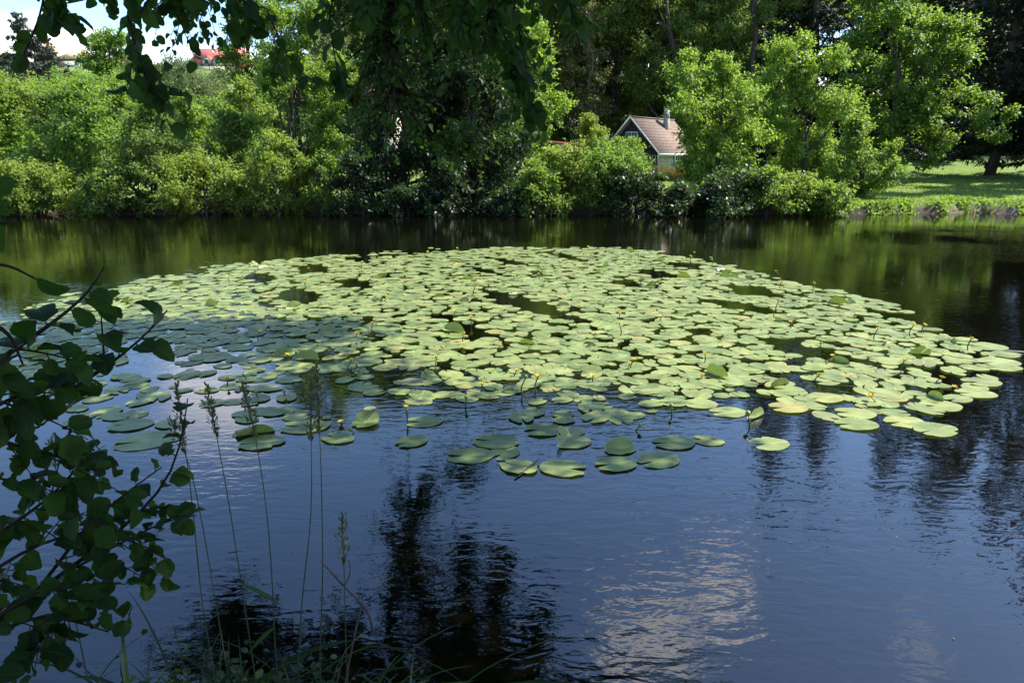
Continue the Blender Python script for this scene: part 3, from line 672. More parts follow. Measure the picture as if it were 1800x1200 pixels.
r, rf, hx, ze_, zr_, dp = house('apartment_house', 'large building with a long red roof, gabled dormers and skylights', 328, 412, 86, 113, 160, 98, M_paleWall, M_redroof, .02, 9)
sl2 = (zr_ - ze_) / (dp / 2)
for dx in (-.55, .85):                     # gabled dormers
    z0 = ze_ + .05
    mb = MB(); mb.prism([(dx - .6, .15, z0), (dx + .6, .15, z0), (dx + .6, .15, z0 + .35), (dx, .15, z0 + 1.05), (dx - .6, .15, z0 + .35)], (0, 3.2, 0)); do = mb.build('dormer', M_paleWall, r)
    mb = MB()
    for sg in (1, -1): mb.prism([(dx, .0, z0 + 1.18), (dx + sg * .78, .0, z0 + .28), (dx + sg * .78, .0, z0 + .18), (dx, .0, z0 + 1.08)], (0, 3.6, 0))
    mb.build('dormer_roof', M_redroof, do)
    mb = MB(); mb.box((dx - .25, .10, z0 + .02), (dx + .25, .148, z0 + .55)); mb.build('window', M_glass, do)
for dx in (-.9, .35, .7):
    yy = dp / 2 * .72; zz = ze_ + sl2 * yy
    mb = MB(); mb.prism([(dx - .15, yy, zz + .03), (dx + .15, yy, zz + .03), (dx + .15, yy + .5, zz + .03 + .5 * sl2), (dx - .15, yy + .5, zz + .03 + .5 * sl2)], (0, 0, .05)); mb.build('skylight', M_white, rf)
mb = MB()
for q in np.linspace(.2, 1.9, 8): mb.tube([(q, dp / 2, zr_), (q, dp / 2, zr_ + .5)], .03, 4)
mb.tube([(.2, dp / 2, zr_ + .5), (1.9, dp / 2, zr_ + .5)], .04, 4); mb.build('roof_railing', M_metal, rf)
mb = MB(); mb.box((1.2, dp / 2 - .3, zr_ - .1), (1.95, dp / 2 + .3, zr_ + .42)); mb.build('chimney', M_metal, rf)
r, rf, hx, ze_, zr_, dp = house('house', 'house with a narrow red roof glimpsed through the hanging boughs', 640, 700, 157, 163, 200, 40, M_cream, M_redroof, .02, 4)
# thin mast
p = W(67, 110, 100); p[2] = float(ground_z(p[0], p[1]))
mast = thing('antenna_mast', p, 'thin lattice antenna mast behind the blue-grey spruce', 'mast')
ht = W(67, 48, 100)[2] - p[2]
mb = MB()
for a in (0, 2.09, 4.19): mb.tube([(.35 * math.cos(a), .35 * math.sin(a), 0), (.12 * math.cos(a), .12 * math.sin(a), ht)], .035, 4)
for q in np.arange(.5, ht, .8):
    s_ = .35 - .23 * q / ht; pts = [(s_ * math.cos(a), s_ * math.sin(a), q) for a in (0, 2.09, 4.19, 0)]
    mb.tube(pts, .02, 3)
mb.build('lattice', M_concrete, mast)

# ------------------------------------------------------------------ lily pads
mp_, t = new_mat('lily_pad'); n = t.nodes.new; l = t.links.new
out = n('ShaderNodeOutputMaterial'); b = n('ShaderNodeBsdfPrincipled'); b.inputs['Roughness'].default_value = .46; b.inputs['Specular IOR Level'].default_value = .5
at = n('ShaderNodeAttribute'); at.attribute_name = 'tint'
oi = n('ShaderNodeObjectInfo'); gm = n('ShaderNodeNewGeometry')
uvn = n('ShaderNodeUVMap'); su = n('ShaderNodeSeparateXYZ'); l(uvn.outputs[0], su.inputs[0])
val = math_n(t, 'FRACT', math_n(t, 'ADD', at.outputs['Fac'], oi.outputs['Random']))
rp = n('ShaderNodeValToRGB'); e = rp.color_ramp.elements
e[0].position = 0; e[0].color = (.092, .140, .034, 1); e[1].position = 1; e[1].color = (.205, .245, .074, 1)
for p_, c_ in ((.25, (.145, .195, .052)), (.6, (.185, .230, .066)), (.90, (.210, .240, .066)), (.93, (.27, .235, .06)), (.955, (.14, .16, .06))):
    q = e.new(p_); q.color = (*c_, 1)
l(val, rp.inputs[0])
# veins: radial from the stalk
vn = math_n(t, 'ABSOLUTE', math_n(t, 'SUBTRACT', math_n(t, 'FRACT', math_n(t, 'MULTIPLY', su.outputs['X'], 26)), .5))
vr = n('ShaderNodeMapRange'); vr.interpolation_type = 'SMOOTHSTEP'; vr.inputs[1].default_value = .03; vr.inputs[2].default_value = .16; vr.inputs[3].default_value = 1; vr.inputs[4].default_value = 0; l(vn, vr.inputs[0])
mid_ = n('ShaderNodeMapRange'); mid_.interpolation_type = 'SMOOTHSTEP'; mid_.inputs[1].default_value = .004; mid_.inputs[2].default_value = .016; mid_.inputs[3].default_value = 1; mid_.inputs[4].default_value = 0
l(math_n(t, 'ABSOLUTE', math_n(t, 'SUBTRACT', su.outputs['X'], .5)), mid_.inputs[0])
vv = math_n(t, 'MAXIMUM', math_n(t, 'MULTIPLY', vr.outputs[0], .42), math_n(t, 'MULTIPLY', mid_.outputs[0], .6))
mxv = n('ShaderNodeMix'); mxv.data_type = 'RGBA'; l(vv, mxv.inputs['Factor']); l(rp.outputs[0], mxv.inputs['A']); mxv.inputs['B'].default_value = (.32, .37, .16, 1)
# blotches and brown, damaged spots
tcp = n('ShaderNodeNewGeometry')
ns = n('ShaderNodeTexNoise'); ns.inputs['Scale'].default_value = 11; ns.inputs['Detail'].default_value = 6; ns.inputs['Roughness'].default_value = .68; l(tcp.outputs['Position'], ns.inputs['Vector'])
sp_ = n('ShaderNodeMapRange'); sp_.interpolation_type = 'SMOOTHSTEP'; sp_.inputs[1].default_value = .60; sp_.inputs[2].default_value = .635; l(math_n(t, 'ADD', ns.outputs['Fac'], math_n(t, 'MULTIPLY', math_n(t, 'POWER', su.outputs['Y'], 6), .04)), sp_.inputs[0])
mxs = n('ShaderNodeMix'); mxs.data_type = 'RGBA'; l(math_n(t, 'MULTIPLY', sp_.outputs[0], .8), mxs.inputs['Factor']); l(mxv.outputs['Result'], mxs.inputs['A']); mxs.inputs['B'].default_value = (.20, .13, .06, 1)
bl = n('ShaderNodeMapRange'); bl.inputs[1].default_value = .3; bl.inputs[2].default_value = .7; bl.inputs[3].default_value = .68; bl.inputs[4].default_value = 1.18
ns2 = n('ShaderNodeTexNoise'); ns2.inputs['Scale'].default_value = 5; ns2.inputs['Detail'].default_value = 3; l(tcp.outputs['Position'], ns2.inputs['Vector']); l(ns2.outputs['Fac'], bl.inputs[0])
mxb = n('ShaderNodeMix'); mxb.data_type = 'RGBA'; mxb.blend_type = 'MULTIPLY'; mxb.inputs['Factor'].default_value = 1; l(mxs.outputs['Result'], mxb.inputs['A'])
cmb = n('ShaderNodeCombineXYZ'); [l(bl.outputs[0], cmb.inputs[i]) for i in range(3)]; l(cmb.outputs[0], mxb.inputs['B'])
l(mxb.outputs['Result'], b.inputs['Base Color'])
bpn = n('ShaderNodeBump'); bpn.inputs['Strength'].default_value = .5; bpn.inputs['Distance'].default_value = .004
l(math_n(t, 'ADD', math_n(t, 'MULTIPLY', vr.outputs[0], -.4), ns2.outputs['Fac']), bpn.inputs['Height']); l(bpn.outputs[0], b.inputs['Normal'])
tl = n('ShaderNodeBsdfTranslucent'); tl.inputs['Color'].default_value = (.32, .48, .05, 1)
ms = n('ShaderNodeMixShader'); ms.inputs[0].default_value = .14; l(b.outputs[0], ms.inputs[1]); l(tl.outputs[0], ms.inputs[2]); l(ms.outputs[0], out.inputs[0])

RINGS = np.array([0.02, .3, .58, .82, .95, 1.0])
def pad_geo(nray=36, gap=.14, fold=None, seed=0, ring=RINGS, curl=.02, fold_ang=1.2, bite=True):
    """unit pad (half length 1); stalk near the notch; returns verts, quads, uv"""
    g_ = np.random.default_rng(seed)
    th = np.linspace(-PI + gap, PI - gap, nray)
    # outline measured from the stalk at (-.28, 0)
    ell = 1 / np.sqrt((np.cos(th) / 1.0) ** 2 + (np.sin(th) / .80) ** 2)
    sx = -.22
    aa, bb = 1.0, .79
    # distance from (sx,0) to the ellipse along th
    A2 = (np.cos(th) / aa) ** 2 + (np.sin(th) / bb) ** 2; B2 = sx * np.cos(th) / aa ** 2; C2 = (sx / aa) ** 2 - 1
    rr = (-B2 + np.sqrt(B2 ** 2 - A2 * C2)) / A2
    end = sstep(PI - gap - .5, PI - gap, np.abs(th))
    rr = rr * (1 + .22 * end * (1 - end) * 2 - .10 * end)
    rr = rr * (1 + .018 * np.sin(th * 5 + g_.random() * 6) + .012 * np.sin(th * 9 + g_.random() * 6))
    if bite and g_.random() < .45:
        c_ = g_.uniform(-2.4, 2.4); rr = rr * (1 - g_.uniform(.08, .22) * np.exp(-((th - c_) / g_.uniform(.06, .16)) ** 2))
    x = sx + ring[:, None] * rr[None] * np.cos(th); y = ring[:, None] * rr[None] * np.sin(th)
    ph = g_.random(3) * 6
    z = curl * ring[:, None] ** 3 * (.5 * np.sin(th * 3 + ph[0]) + .5 * np.sin(th * 5 + ph[1]))[None] + .004 * ring[:, None] ** 2
    z = z - .03 * (1 - ring[:, None]) * 0
    v = np.stack([x, y, z], -1).reshape(-1, 3)
    if fold is not None:                       # part beyond a line lifts up
        ang, dist_ = fold
        nx, ny = math.cos(ang), math.sin(ang); s_ = v[:, 0] * nx + v[:, 1] * ny - dist_
        k_ = s_ > 0
        a_ = np.clip(s_[k_] / .25, 0, 1) * fold_ang
        red = s_[k_] * (1 - np.cos(a_))
        v[k_, 0] -= nx * red; v[k_, 1] -= ny * red; v[k_, 2] += s_[k_] * np.sin(a_)
    k = nray; m_ = len(ring)
    i = np.arange(m_ - 1)[:, None] * k; j = np.arange(k - 1)[None]
    f = np.stack([i + j, i + k + j, i + k + j + 1, i + j + 1], -1).reshape(-1, 4)
    uv = np.stack([np.broadcast_to(.5 + th / (2 * PI), (m_, k)), np.broadcast_to(ring[:, None], (m_, k))], -1).reshape(-1, 2)
    return v, f, uv
PADV = [pad_geo(36, g_, None, s_) for s_, g_ in enumerate((.12, .18, .24, .14, .30, .2, .1, .26, .36, .16))]
PADF = [pad_geo(36, .1, (a_, d_), 50 + s_, fold_ang=fa) for s_, (a_, d_, fa) in enumerate(((1.4, .15, 1.3), (-1.2, .2, 1.1), (.2, .35, 1.5), (2.6, .2, 1.2), (.9, .0, 1.0), (-1.6, -.1, 1.6)))]
SCALE0 = .5      # meshes are stored for a pad 1 m long and scaled per object
def pad_mesh(geo, tint): return make_mesh('lily_pad', geo[0] * SCALE0, geo[1], mp_, True, np.full(len(geo[1]), tint), geo[2])
PM = [pad_mesh(PADV[i % len(PADV)], (i * .137) % 1) for i in range(20)]
PMF = [pad_mesh(gq, .3 + .05 * i) for i, gq in enumerate(PADF)]
GP = 'lily pads floating on the pond'
def inside(poly, x, y):
    poly = np.asarray(poly, float); c = np.zeros(len(x), bool); j = len(poly) - 1
    for i in range(len(poly)):
        xi, yi = poly[i]; xj, yj = poly[j]
        k = ((yi > y) != (yj > y)) & (x < (xj - xi) * (y - yi) / (yj - yi + 1e-12) + xi)
        c ^= k; j = i
    return c
DENSE = [(-60, 575), (0, 556), (90, 537), (190, 503), (300, 487), (345, 476), (480, 460), (560, 453), (690, 447), (760, 441), (880, 435), (1000, 435), (1110, 437), (1215, 452), (1290, 468), (1350, 482), (1400, 500), (1470, 514), (1560, 533), (1610, 560), (1650, 592), (1700, 602), (1725, 640), (1700, 690), (1660, 725), (1600, 742), (1530, 748), (1450, 728), (1320, 712), (1210, 703), (1100, 688), (960, 690), (800, 690), (690, 668), (620, 650), (560, 640), (460, 655), (330, 640), (160, 652), (-60, 690)]
SPARSE = [(-60, 690), (160, 652), (330, 640), (560, 645), (690, 668), (700, 700), (640, 730), (560, 752), (400, 775), (220, 780), (200, 740), (60, 740), (-60, 730)]
SPARSE2 = [(690, 668), (800, 690), (960, 690), (1100, 690), (1210, 703), (1220, 715), (1130, 740), (1010, 725), (900, 730), (800, 715), (700, 700)]
def to_world(poly): return np.array([G(x, y)[:2] for x, y in poly])
hand = [  # px, py, length px, rotation, folded variant or None, label
 (1352, 780, 66, .2, None, 'lone sunlit oval pad floating apart on the open water right of the front cluster'),
 (990, 824, 84, 2.9, None, 'big shaded pad at the very front edge of the lily patch'),
 (1158, 809, 78, .5, None, 'dappled oval pad at the right end of the frontmost cluster'),
 (1082, 817, 74, .3, None, 'shaded pad right below the folded pad in the frontmost cluster'),
 (1090, 790, 58, .4, 0, 'bright pad with its rim folded up in the frontmost cluster'),
 (826, 801, 84, .1, None, 'dark pad at the left end of the frontmost cluster'),
 (872, 777, 82, -.2, None, 'dappled pad behind the left end of the frontmost cluster'),
 (885, 797, 66, .9, None, 'half covered pad in the middle of the left front cluster'),
 (912, 822, 70, -.6, None, 'sunken looking pad beside the stick at the front'),
 (1185, 779, 72, .1, None, 'dappled pad touching the small round pad right of the front cluster'),
 (1244, 775, 54, -.3, None, 'small round pad with lit half right of the front cluster'),
 (955, 757, 70, .2, None, 'bright lit pad above the middle of the front cluster'),
 (1002, 777, 76, .1, 3, 'lit pad with a dark lifted underside in the front cluster'),
 (1008, 760, 44, .5, None, 'small pad tucked behind the lit pad with the dark underside'),
 (724, 777, 58, .6, None, 'lone dark notched pad floating left of the front cluster'),
 (745, 742, 64, .1, None, 'dark oval pad next to a lily bud on a crooked stalk'),
 (643, 744, 50, .9, 4, 'bright pad folded up like a dish near the grass heads'),
 (594, 771, 58, -.4, None, 'bright heart-shaped pad beside the tall grass stems'),
 (446, 761, 66, .1, 1, 'bright curled pad behind the leaning grass stem'),
 (460, 779, 74, .3, None, 'pale lit pad just below the bright curled pad'),
 (536, 750, 82, .1, None, 'big pad cut by the two tall grass stems'),
 (1505, 747, 66, .1, None, 'large pale pad at the lower right rim of the patch'),
 (1645, 756, 68, .4, None, 'blue-green pad at the bottom right corner of the patch'),
 (1590, 742, 62, .2, None, 'pale pad touching the blue-green corner pad'),
 (1503, 728, 60, -.2, None, 'pale pad above the large one at the lower right rim'),
 (1755, 637, 62, .2, None, 'pale pad at the far right tip of the patch'),
 (1735, 609, 54, 0, None, 'upper pale pad at the far right tip of the patch'),
 (1768, 624, 44, .3, None, 'small pad at the outermost right point of the patch'),
 (1762, 646, 52, .1, None, 'lowest pad at the far right tip of the patch'),
 (1725, 673, 54, .1, None, 'whitish pad below the right tip of the patch'),
 (1715, 692, 56, 0, None, 'pad by itself on dark water below the right tip'),
 (1683, 701, 44, .4, None, 'small pad left of the pad on dark water by the right tip'),
 (1636, 703, 40, .1, 2, 'yellow-green half folded pad near the right rim'),
 (1654, 714, 58, .0, None, 'pale pad in front of the half folded yellow-green pad'),
 (1332, 735, 40, .7, 5, 'upturned translucent pad beside the dark bud at the front rim'),
 (1232, 711, 58, .1, None, 'pale pad at the front rim above the open water'),
 (1280, 725, 62, .1, None, 'pale pad at the front rim left of the upturned pad'),
 (1040, 660, 42, .8, 4, 'bright pad tipped upright in the middle front of the patch'),
 (990, 540, 26, .3, 0, 'dark green curled pad sticking up in the middle of the patch'),
 (540, 633, 40, .1, 5, 'dark overturned pad in the shaded left part of the patch'),
 (230, 748, 64, .2, None, 'shaded pad at the lower left end beside the alder leaves'),
 (255, 776, 90, .4, None, 'dappled big pad at the lower left end of the patch'),
 (1385, 718, 62, .1, None, 'pale pad right of the upturned pad at the front rim'),
 (1450, 700, 60, .2, None, 'pale pad just inside the right front rim'),
]
pads = []        # (x, y, length, rot, variant mesh, label)
for (px, py, lp, ro, fv, lb) in hand:
    q = G(px, py); dist = np.linalg.norm(q - np.array([0, 0, CAMZ]))
    pads.append([q[0], q[1], min(lp * dist / FPX * 1.0, .42), ro, fv, lb, 'hand'])
def scatter(poly_px, step, jit, keep=1.0, hole=.0):
    poly = to_world(poly_px); lo = poly.min(0); hi = poly.max(0)
    xs = np.arange(lo[0], hi[0], step); ys = np.arange(lo[1], hi[1], step * .88)
    X, Y_ = np.meshgrid(xs, ys); X = X + (np.arange(len(ys)) % 2)[:, None] * step / 2
    X = (X + rng.normal(size=X.shape) * jit).ravel(); Y_ = (Y_ + rng.normal(size=Y_.shape) * jit).ravel()
    nzv = np.sin(X * 1.9 + 1.3 * np.sin(Y_ * .8)) * np.sin(Y_ * 1.1 + 1.1 * np.sin(X * .9)) + .5 * np.sin(X * 4.3 + Y_ * 3.1)
    bx_, by_ = .24 * np.sin(X * 5.1 + Y_ * 2.3), .30 * np.sin(Y_ * 4.3 - X * 3.1)
    k = inside(poly, X + bx_ + rng.normal(size=len(X)) * .10, Y_ + by_ + rng.normal(size=len(X)) * .12) & (rng.random(len(X)) < keep) & (nzv > -1.2 + hole)
    return X[k], Y_[k]
hx_ = np.array([[p_[0], p_[1]] for p_ in pads])
for poly_px, step, jit, keep, hole in ((DENSE, .156, .055, .95, .34), (SPARSE, .215, .07, .82, .25), (SPARSE2, .20, .06, .95, .1)):
    X, Y_ = scatter(poly_px, step, jit, keep, hole)
    for x, y in zip(X, Y_):
        if np.min(np.hypot(hx_[:, 0] - x, hx_[:, 1] - y)) < .17: continue
        pads.append([x, y, rng.uniform(.165, .275) if rng.random() < .80 else rng.uniform(.08, .17), rng.random() * 6.28, int(rng.integers(6)) if rng.random() < .016 else None, None, 'auto'])
fixed = [p_ for p_ in pads if p_[6] == 'hand']; auto = sorted([p_ for p_ in pads if p_[6] == 'auto'], key=lambda p_: p_[1])
# drop those behind the nearest ones that are wholly outside the frame at the left
auto = [p_ for p_ in auto if abs(p_[0]) < .80 * p_[1] + .3]
NIND = 300 - len(fixed)
print('leaves', NQ, 'pads', len(fixed), len(auto))
def pad_z(i): return .004 + .009 * ((i * .618) % 1)
def zone_label(x, y, folded, ln):
    side = 'left' if x < -1.6 else ('right' if x > 1.4 else 'middle')
    if folded: return 'crumpled raised green pad among the flat pads in the %s front of the patch' % side
    size = 'small' if ln < .2 else ('large' if ln > .31 else 'mid-sized')
    lit = {'left': 'shaded left front', 'middle': 'half shaded middle front', 'right': 'sunlit right front'}[side]
    row = 'first open rows' if y < 5.6 else ('crowded nearer rows' if y < 6.6 else 'packed rows behind')
    return '%s flat green pad in the %s, %s' % (size, row, lit)
for i, p_ in enumerate(fixed + auto[:NIND]):
    x, y, ln, ro, fv, lb, _ = p_
    me = PMF[fv] if fv is not None else PM[int(rng.integers(len(PM)))]
    o = link('lily_pad', me, None, (x, y, pad_z(i)))
    o.scale = (ln, ln, ln); o.rotation_euler = (rng.normal() * .009, rng.normal() * .009, ro)
    tag(o, lb or zone_label(x, y, fv is not None, ln), 'lily pad', GP)
# all the smaller ones farther out: one mass
low = [pad_geo(22, g_, None, 30 + s_, np.array([.02, .5, .9, 1.0])) for s_, g_ in enumerate((.05, .12, .2, .08, .16, .1))]
lowf = [pad_geo(22, .1, (a_, d_), 70 + s_, np.array([.02, .5, .8, 1.0]), fold_ang=fa) for s_, (a_, d_, fa) in enumerate(((1.4, .15, 1.3), (-1.2, .2, 1.1), (.2, .35, 1.5), (2.6, .2, 1.2), (.9, .0, 1.0), (-1.6, -.1, 1.6)))]
VV, FF, UU, TT = [], [], [], []; n0 = 0
for i, (x, y, ln, ro, fv, lb, _) in enumerate(auto[NIND:]):
    v, f, uv = (lowf[fv] if fv is not None else low[i % 6])
    s_ = ln * .5; c_, si = math.cos(ro), math.sin(ro)
    ax, ay = rng.normal(size=2) * .012
    vx = v[:, 0] * s_; vy = v[:, 1] * s_
    VV.append(np.stack([x + vx * c_ - vy * si, y + vx * si + vy * c_, pad_z(i) + v[:, 2] * s_ + vx * ax + vy * ay], -1))
    FF.append(f + n0); UU.append(uv); TT.append(np.full(len(f), rng.random())); n0 += len(v)
o = link('lily_pads', make_mesh('lily_pads', np.vstack(VV), np.vstack(FF), mp_, True, np.concatenate(TT), np.vstack(UU)))
o['kind'] = 'stuff'; o['label'] = 'dense mass of pale sunlit lily pads over the farther part of the patch'

# ------------------------------------------------------------------ yellow water lilies
M_petal = principled('yellow_petal', (.66, .50, .03), .45, .12, 20)
M_stalk = principled('lily_stalk', (.05, .055, .025), .6, .3, 20)
M_bud = principled('green_bud', (.16, .20, .03), .5, .2, 20)
def flower_mesh(openess, seed):
    g_ = np.random.default_rng(seed); mb = MB(); r = .0155
    for layer, (k, rad, hz, op) in enumerate(((5, 1.0, 1.0, openess), (5, .82, .92, openess * .6))):
        for i in range(k):
            a = i * 2 * PI / k + layer * .6 + g_.normal() * .08
            nt_, nw = 5, 4; tt = np.linspace(0, 1, nt_)
            pv = []
            for u in tt:
                ph = u * PI * (.62 - .12 * op)
                rr = r * rad * (math.sin(ph) * 1.0 + op * u * .5) + .003; zz = r * hz * (1 - math.cos(ph)) * 1.0
                half = .62 * math.sin(PI * (.12 + .8 * u)) + .06
                for w in np.linspace(-1, 1, nw):
                    aa = a + w * half; pv.append([rr * math.cos(aa), rr * math.sin(aa), zz])
            f = [[p * nw + q, p * nw + q + 1, (p + 1) * nw + q + 1, (p + 1) * nw + q] for p in range(nt_ - 1) for q in range(nw - 1)]
            mb.add(pv, f)
    mb.ball((0, 0, r * .8), r * .55, 8, 5, (1, 1, .8))
    return mb.mesh('blossom', M_petal, True)
FLM = [flower_mesh(o_, i) for i, o_ in enumerate((.1, .45, .9, .6))]
mb = MB(); mb.ball((0, 0, .014), .017, 8, 6, (1, 1, 1.05)); BUD = mb.mesh('bud', M_bud, True)
def stalk_mesh(seed):
    g_ = np.random.default_rng(seed); mb = MB(); tt = np.linspace(0, 1, 6)
    pts = np.stack([.12 * np.sin(tt * 2) * g_.normal() * (1 - tt), .12 * np.sin(tt * 2) * g_.normal() * (1 - tt), tt], -1)
    mb.tube(pts * np.array([1, 1, 1]), .0062, 6); return pts, mb
STK = [stalk_mesh(s_)[1].mesh('stalk', M_stalk, True) for s_ in range(3)]
GFW = 'yellow water lilies standing above the pads'
def lily(px, py, h, kind, label, size=1.0):
    d_ = G(px, py, h)
    r = thing('yellow_water_lily', (d_[0], d_[1], -.03), label, 'flower', GFW, rng.random() * 6)
    s_ = link('stalk', STK[int(rng.integers(3))], r); s_.scale = (1, 1, h + .035)
    f = link('blossom' if kind != 'bud' else 'bud', BUD if kind == 'bud' else FLM[kind], r, (0, 0, h + .03)); f.scale = (size,) * 3
    f.rotation_euler = (rng.normal() * .2, rng.normal() * .2, 0)
lily(714, 716, .13, 0, 'yellow lily bud on a crooked dark stalk beside the dark oval pad', 1.0)
lily(618, 633, .14, 1, 'yellow lily blossom on a tall stalk at the edge of the shaded water', 1.1)
lily(628, 651, .02, 1, 'yellow lily blossom lying low on the water at the shade edge', .8)
lily(600, 742, .02, 2, 'open yellow lily floating beside the bright folded pad', 1.0)
lily(616, 757, .02, 'bud', 'green-yellow bud floating just below the open floating lily', 1.0)
lily(1315, 730, .08, 'bud', 'dark stalked bud beside the upturned pad at the front rim', 1.3)
lily(1708, 595, .14, 2, 'open yellow lily standing alone at the right tip of the patch', 1.1)
lily(1590, 634, .13, 1, 'yellow lily on a tall stalk near the right rim', 1.1)
lily(1656, 664, .06, 2, 'open yellow lily low over dark water near the right rim', 1.1)
lily(1678, 680, .03, 2, 'yellow lily leaning out over the dark water at the right', .9)
lily(1530, 697, .05, 2, 'wide open yellow lily between pale pads at the lower right', 1.4)
lily(1441, 659, .06, 1, 'yellow lily in the lower right crowd of pads', 1.1)
lily(1625, 571, .09, 2, 'yellow lily at the upper right rim of the patch', 1.1)
lily(909, 652, .06, 1, 'yellow lily in the middle front of the patch', 1.1)
lily(925, 664, .16, 'bud', 'dark bud on a tall bent stalk at the middle front', 1.1)
lily(848, 676, .05, 0, 'yellow bud low among the pads in the middle front', 1.0)
lily(897, 682, .03, 1, 'yellow blossom at the front rim of the middle crowd', 1.0)
lily(1117, 632, .10, 1, 'yellow lily on a stalk right of the middle of the patch', 1.1)
lily(1107, 639, .03, 1, 'low yellow lily beside the taller one right of the middle', 1.0)
lily(1240, 622, .10, 1, 'yellow lily in the right middle crowd of pads', 1.0)
lily(1364, 477, .10, 2, 'yellow lily at the far right back corner of the patch', 1.2)
poly = to_world(DENSE); lo = poly.min(0); hi = poly.max(0); cnt = 0
while cnt < 58:
    x = rng.uniform(lo[0], hi[0]); y = lo[1] + (hi[1] - lo[1]) * rng.random() ** 1.25
    if not inside(poly, np.array([x]), np.array([y]))[0] or abs(x) > .74 * y: continue
    h = rng.uniform(.03, .15)
    r = thing('yellow_water_lily', (x, y, -.03), 'small yellow lily on a short stalk scattered among the crowded pads', 'flower', GFW, rng.random() * 6)
    s_ = link('stalk', STK[int(rng.integers(3))], r); s_.scale = (1, 1, h + .035)
    f = link('blossom', FLM[int(rng.integers(4))], r, (0, 0, h + .03)); f.scale = (rng.uniform(.9, 1.25),) * 3
    f.rotation_euler = (rng.normal() * .3, rng.normal() * .3, 0); cnt += 1
for q in range(10):
    px, py = ((500, 690), (535, 672), (450, 690), (400, 668), (545, 700), (430, 660), (370, 690), (820, 700), (1125, 750), (1180, 715))[q]
    lily(px, py, .03 + .05 * rng.random(), 'bud', 'small round green bud poking up among the shaded front pads', 1.0)

# floating bits
M_twig = principled('twig', (.035, .025, .018), .9, .3, 30, .003)
M_litter = principled('white_litter', (.8, .8, .8), .5, .05, 10)
a = G(905, 843); b_ = G(950, 812)
mb = MB(); mb.tube([[a[0], a[1], .004], [(a[0] + b_[0]) / 2, (a[1] + b_[1]) / 2 + .01, .014], [b_[0], b_[1], .03]], [.004, .008, .006], 6)
tag(mb.build('floating_stick', M_twig, None, True), 'thin dark stick floating beside the sunken pad at the front', 'stick')
a = G(1745, 616); b_ = G(1800, 622)
mb = MB(); mb.tube([[a[0], a[1], .004], [(a[0] + b_[0]) / 2, (a[1] + b_[1]) / 2 + .01, .012], [b_[0] + .2, b_[1], .006]], [.006, .009, .006], 6)
tag(mb.build('floating_stick', M_concrete, None, True), 'pale stick floating off the right tip of the patch', 'stick')
q = G(1268, 478); mb = MB()
pv = [[(i - 2) * .035, (j - 1.5) * .035, .02 + .045 * abs(math.sin(i * 2.1 + j * 1.7))] for i in range(5) for j in range(4)]
mb.add(np.array(pv) + [q[0], q[1], 0], [[i * 4 + j, (i + 1) * 4 + j, (i + 1) * 4 + j + 1, i * 4 + j + 1] for i in range(4) for j in range(3)])
tag(mb.build('litter', M_litter), 'crumpled white scrap lying on the pads at the far right', 'litter')

# ------------------------------------------------------------------ near alder leaves
LMN = leaf_mat('leaf_near_shaded', (.005, .014, .004), (.016, .035, .007), (.11, .25, .024), .24, .55, .07)  # greens lowered below real alder leaf: canopy shade is in the colour
t = LMN.node_tree; n = t.nodes.new; l = t.links.new          # side veins and blotches of the near leaves
pb = [q for q in t.nodes if q.type == 'BSDF_PRINCIPLED'][0]; src = pb.inputs['Base Color'].links[0].from_socket
uvl = n('ShaderNodeUVMap'); sl_ = n('ShaderNodeSeparateXYZ'); l(uvl.outputs[0], sl_.inputs[0])
hv = math_n(t, 'ABSOLUTE', math_n(t, 'SUBTRACT', sl_.outputs['Y'], .5))
ph_ = math_n(t, 'ABSOLUTE', math_n(t, 'SUBTRACT', math_n(t, 'FRACT', math_n(t, 'MULTIPLY', math_n(t, 'SUBTRACT', sl_.outputs['X'], math_n(t, 'MULTIPLY', hv, .8)), 8.0)), .5))
vm_ = n('ShaderNodeMapRange'); vm_.interpolation_type = 'SMOOTHSTEP'; vm_.inputs[1].default_value = .03; vm_.inputs[2].default_value = .14; vm_.inputs[3].default_value = 1; vm_.inputs[4].default_value = 0; l(ph_, vm_.inputs[0])
md_ = n('ShaderNodeMapRange'); md_.interpolation_type = 'SMOOTHSTEP'; md_.inputs[1].default_value = .008; md_.inputs[2].default_value = .03; md_.inputs[3].default_value = 1; md_.inputs[4].default_value = 0; l(hv, md_.inputs[0])
ve_ = math_n(t, 'MAXIMUM', math_n(t, 'MULTIPLY', vm_.outputs[0], .45), md_.outputs[0])
mxl = n('ShaderNodeMix'); mxl.data_type = 'RGBA'; l(math_n(t, 'MULTIPLY', ve_, .6), mxl.inputs['Factor']); l(src, mxl.inputs['A']); mxl.inputs['B'].default_value = (.045, .07, .02, 1)
l(mxl.outputs['Result'], pb.inputs['Base Color'])
bpl = n('ShaderNodeBump'); bpl.inputs['Strength'].default_value = .6; bpl.inputs['Distance'].default_value = .003; bpl.invert = True; l(ve_, bpl.inputs['Height']); l(bpl.outputs[0], pb.inputs['Normal'])
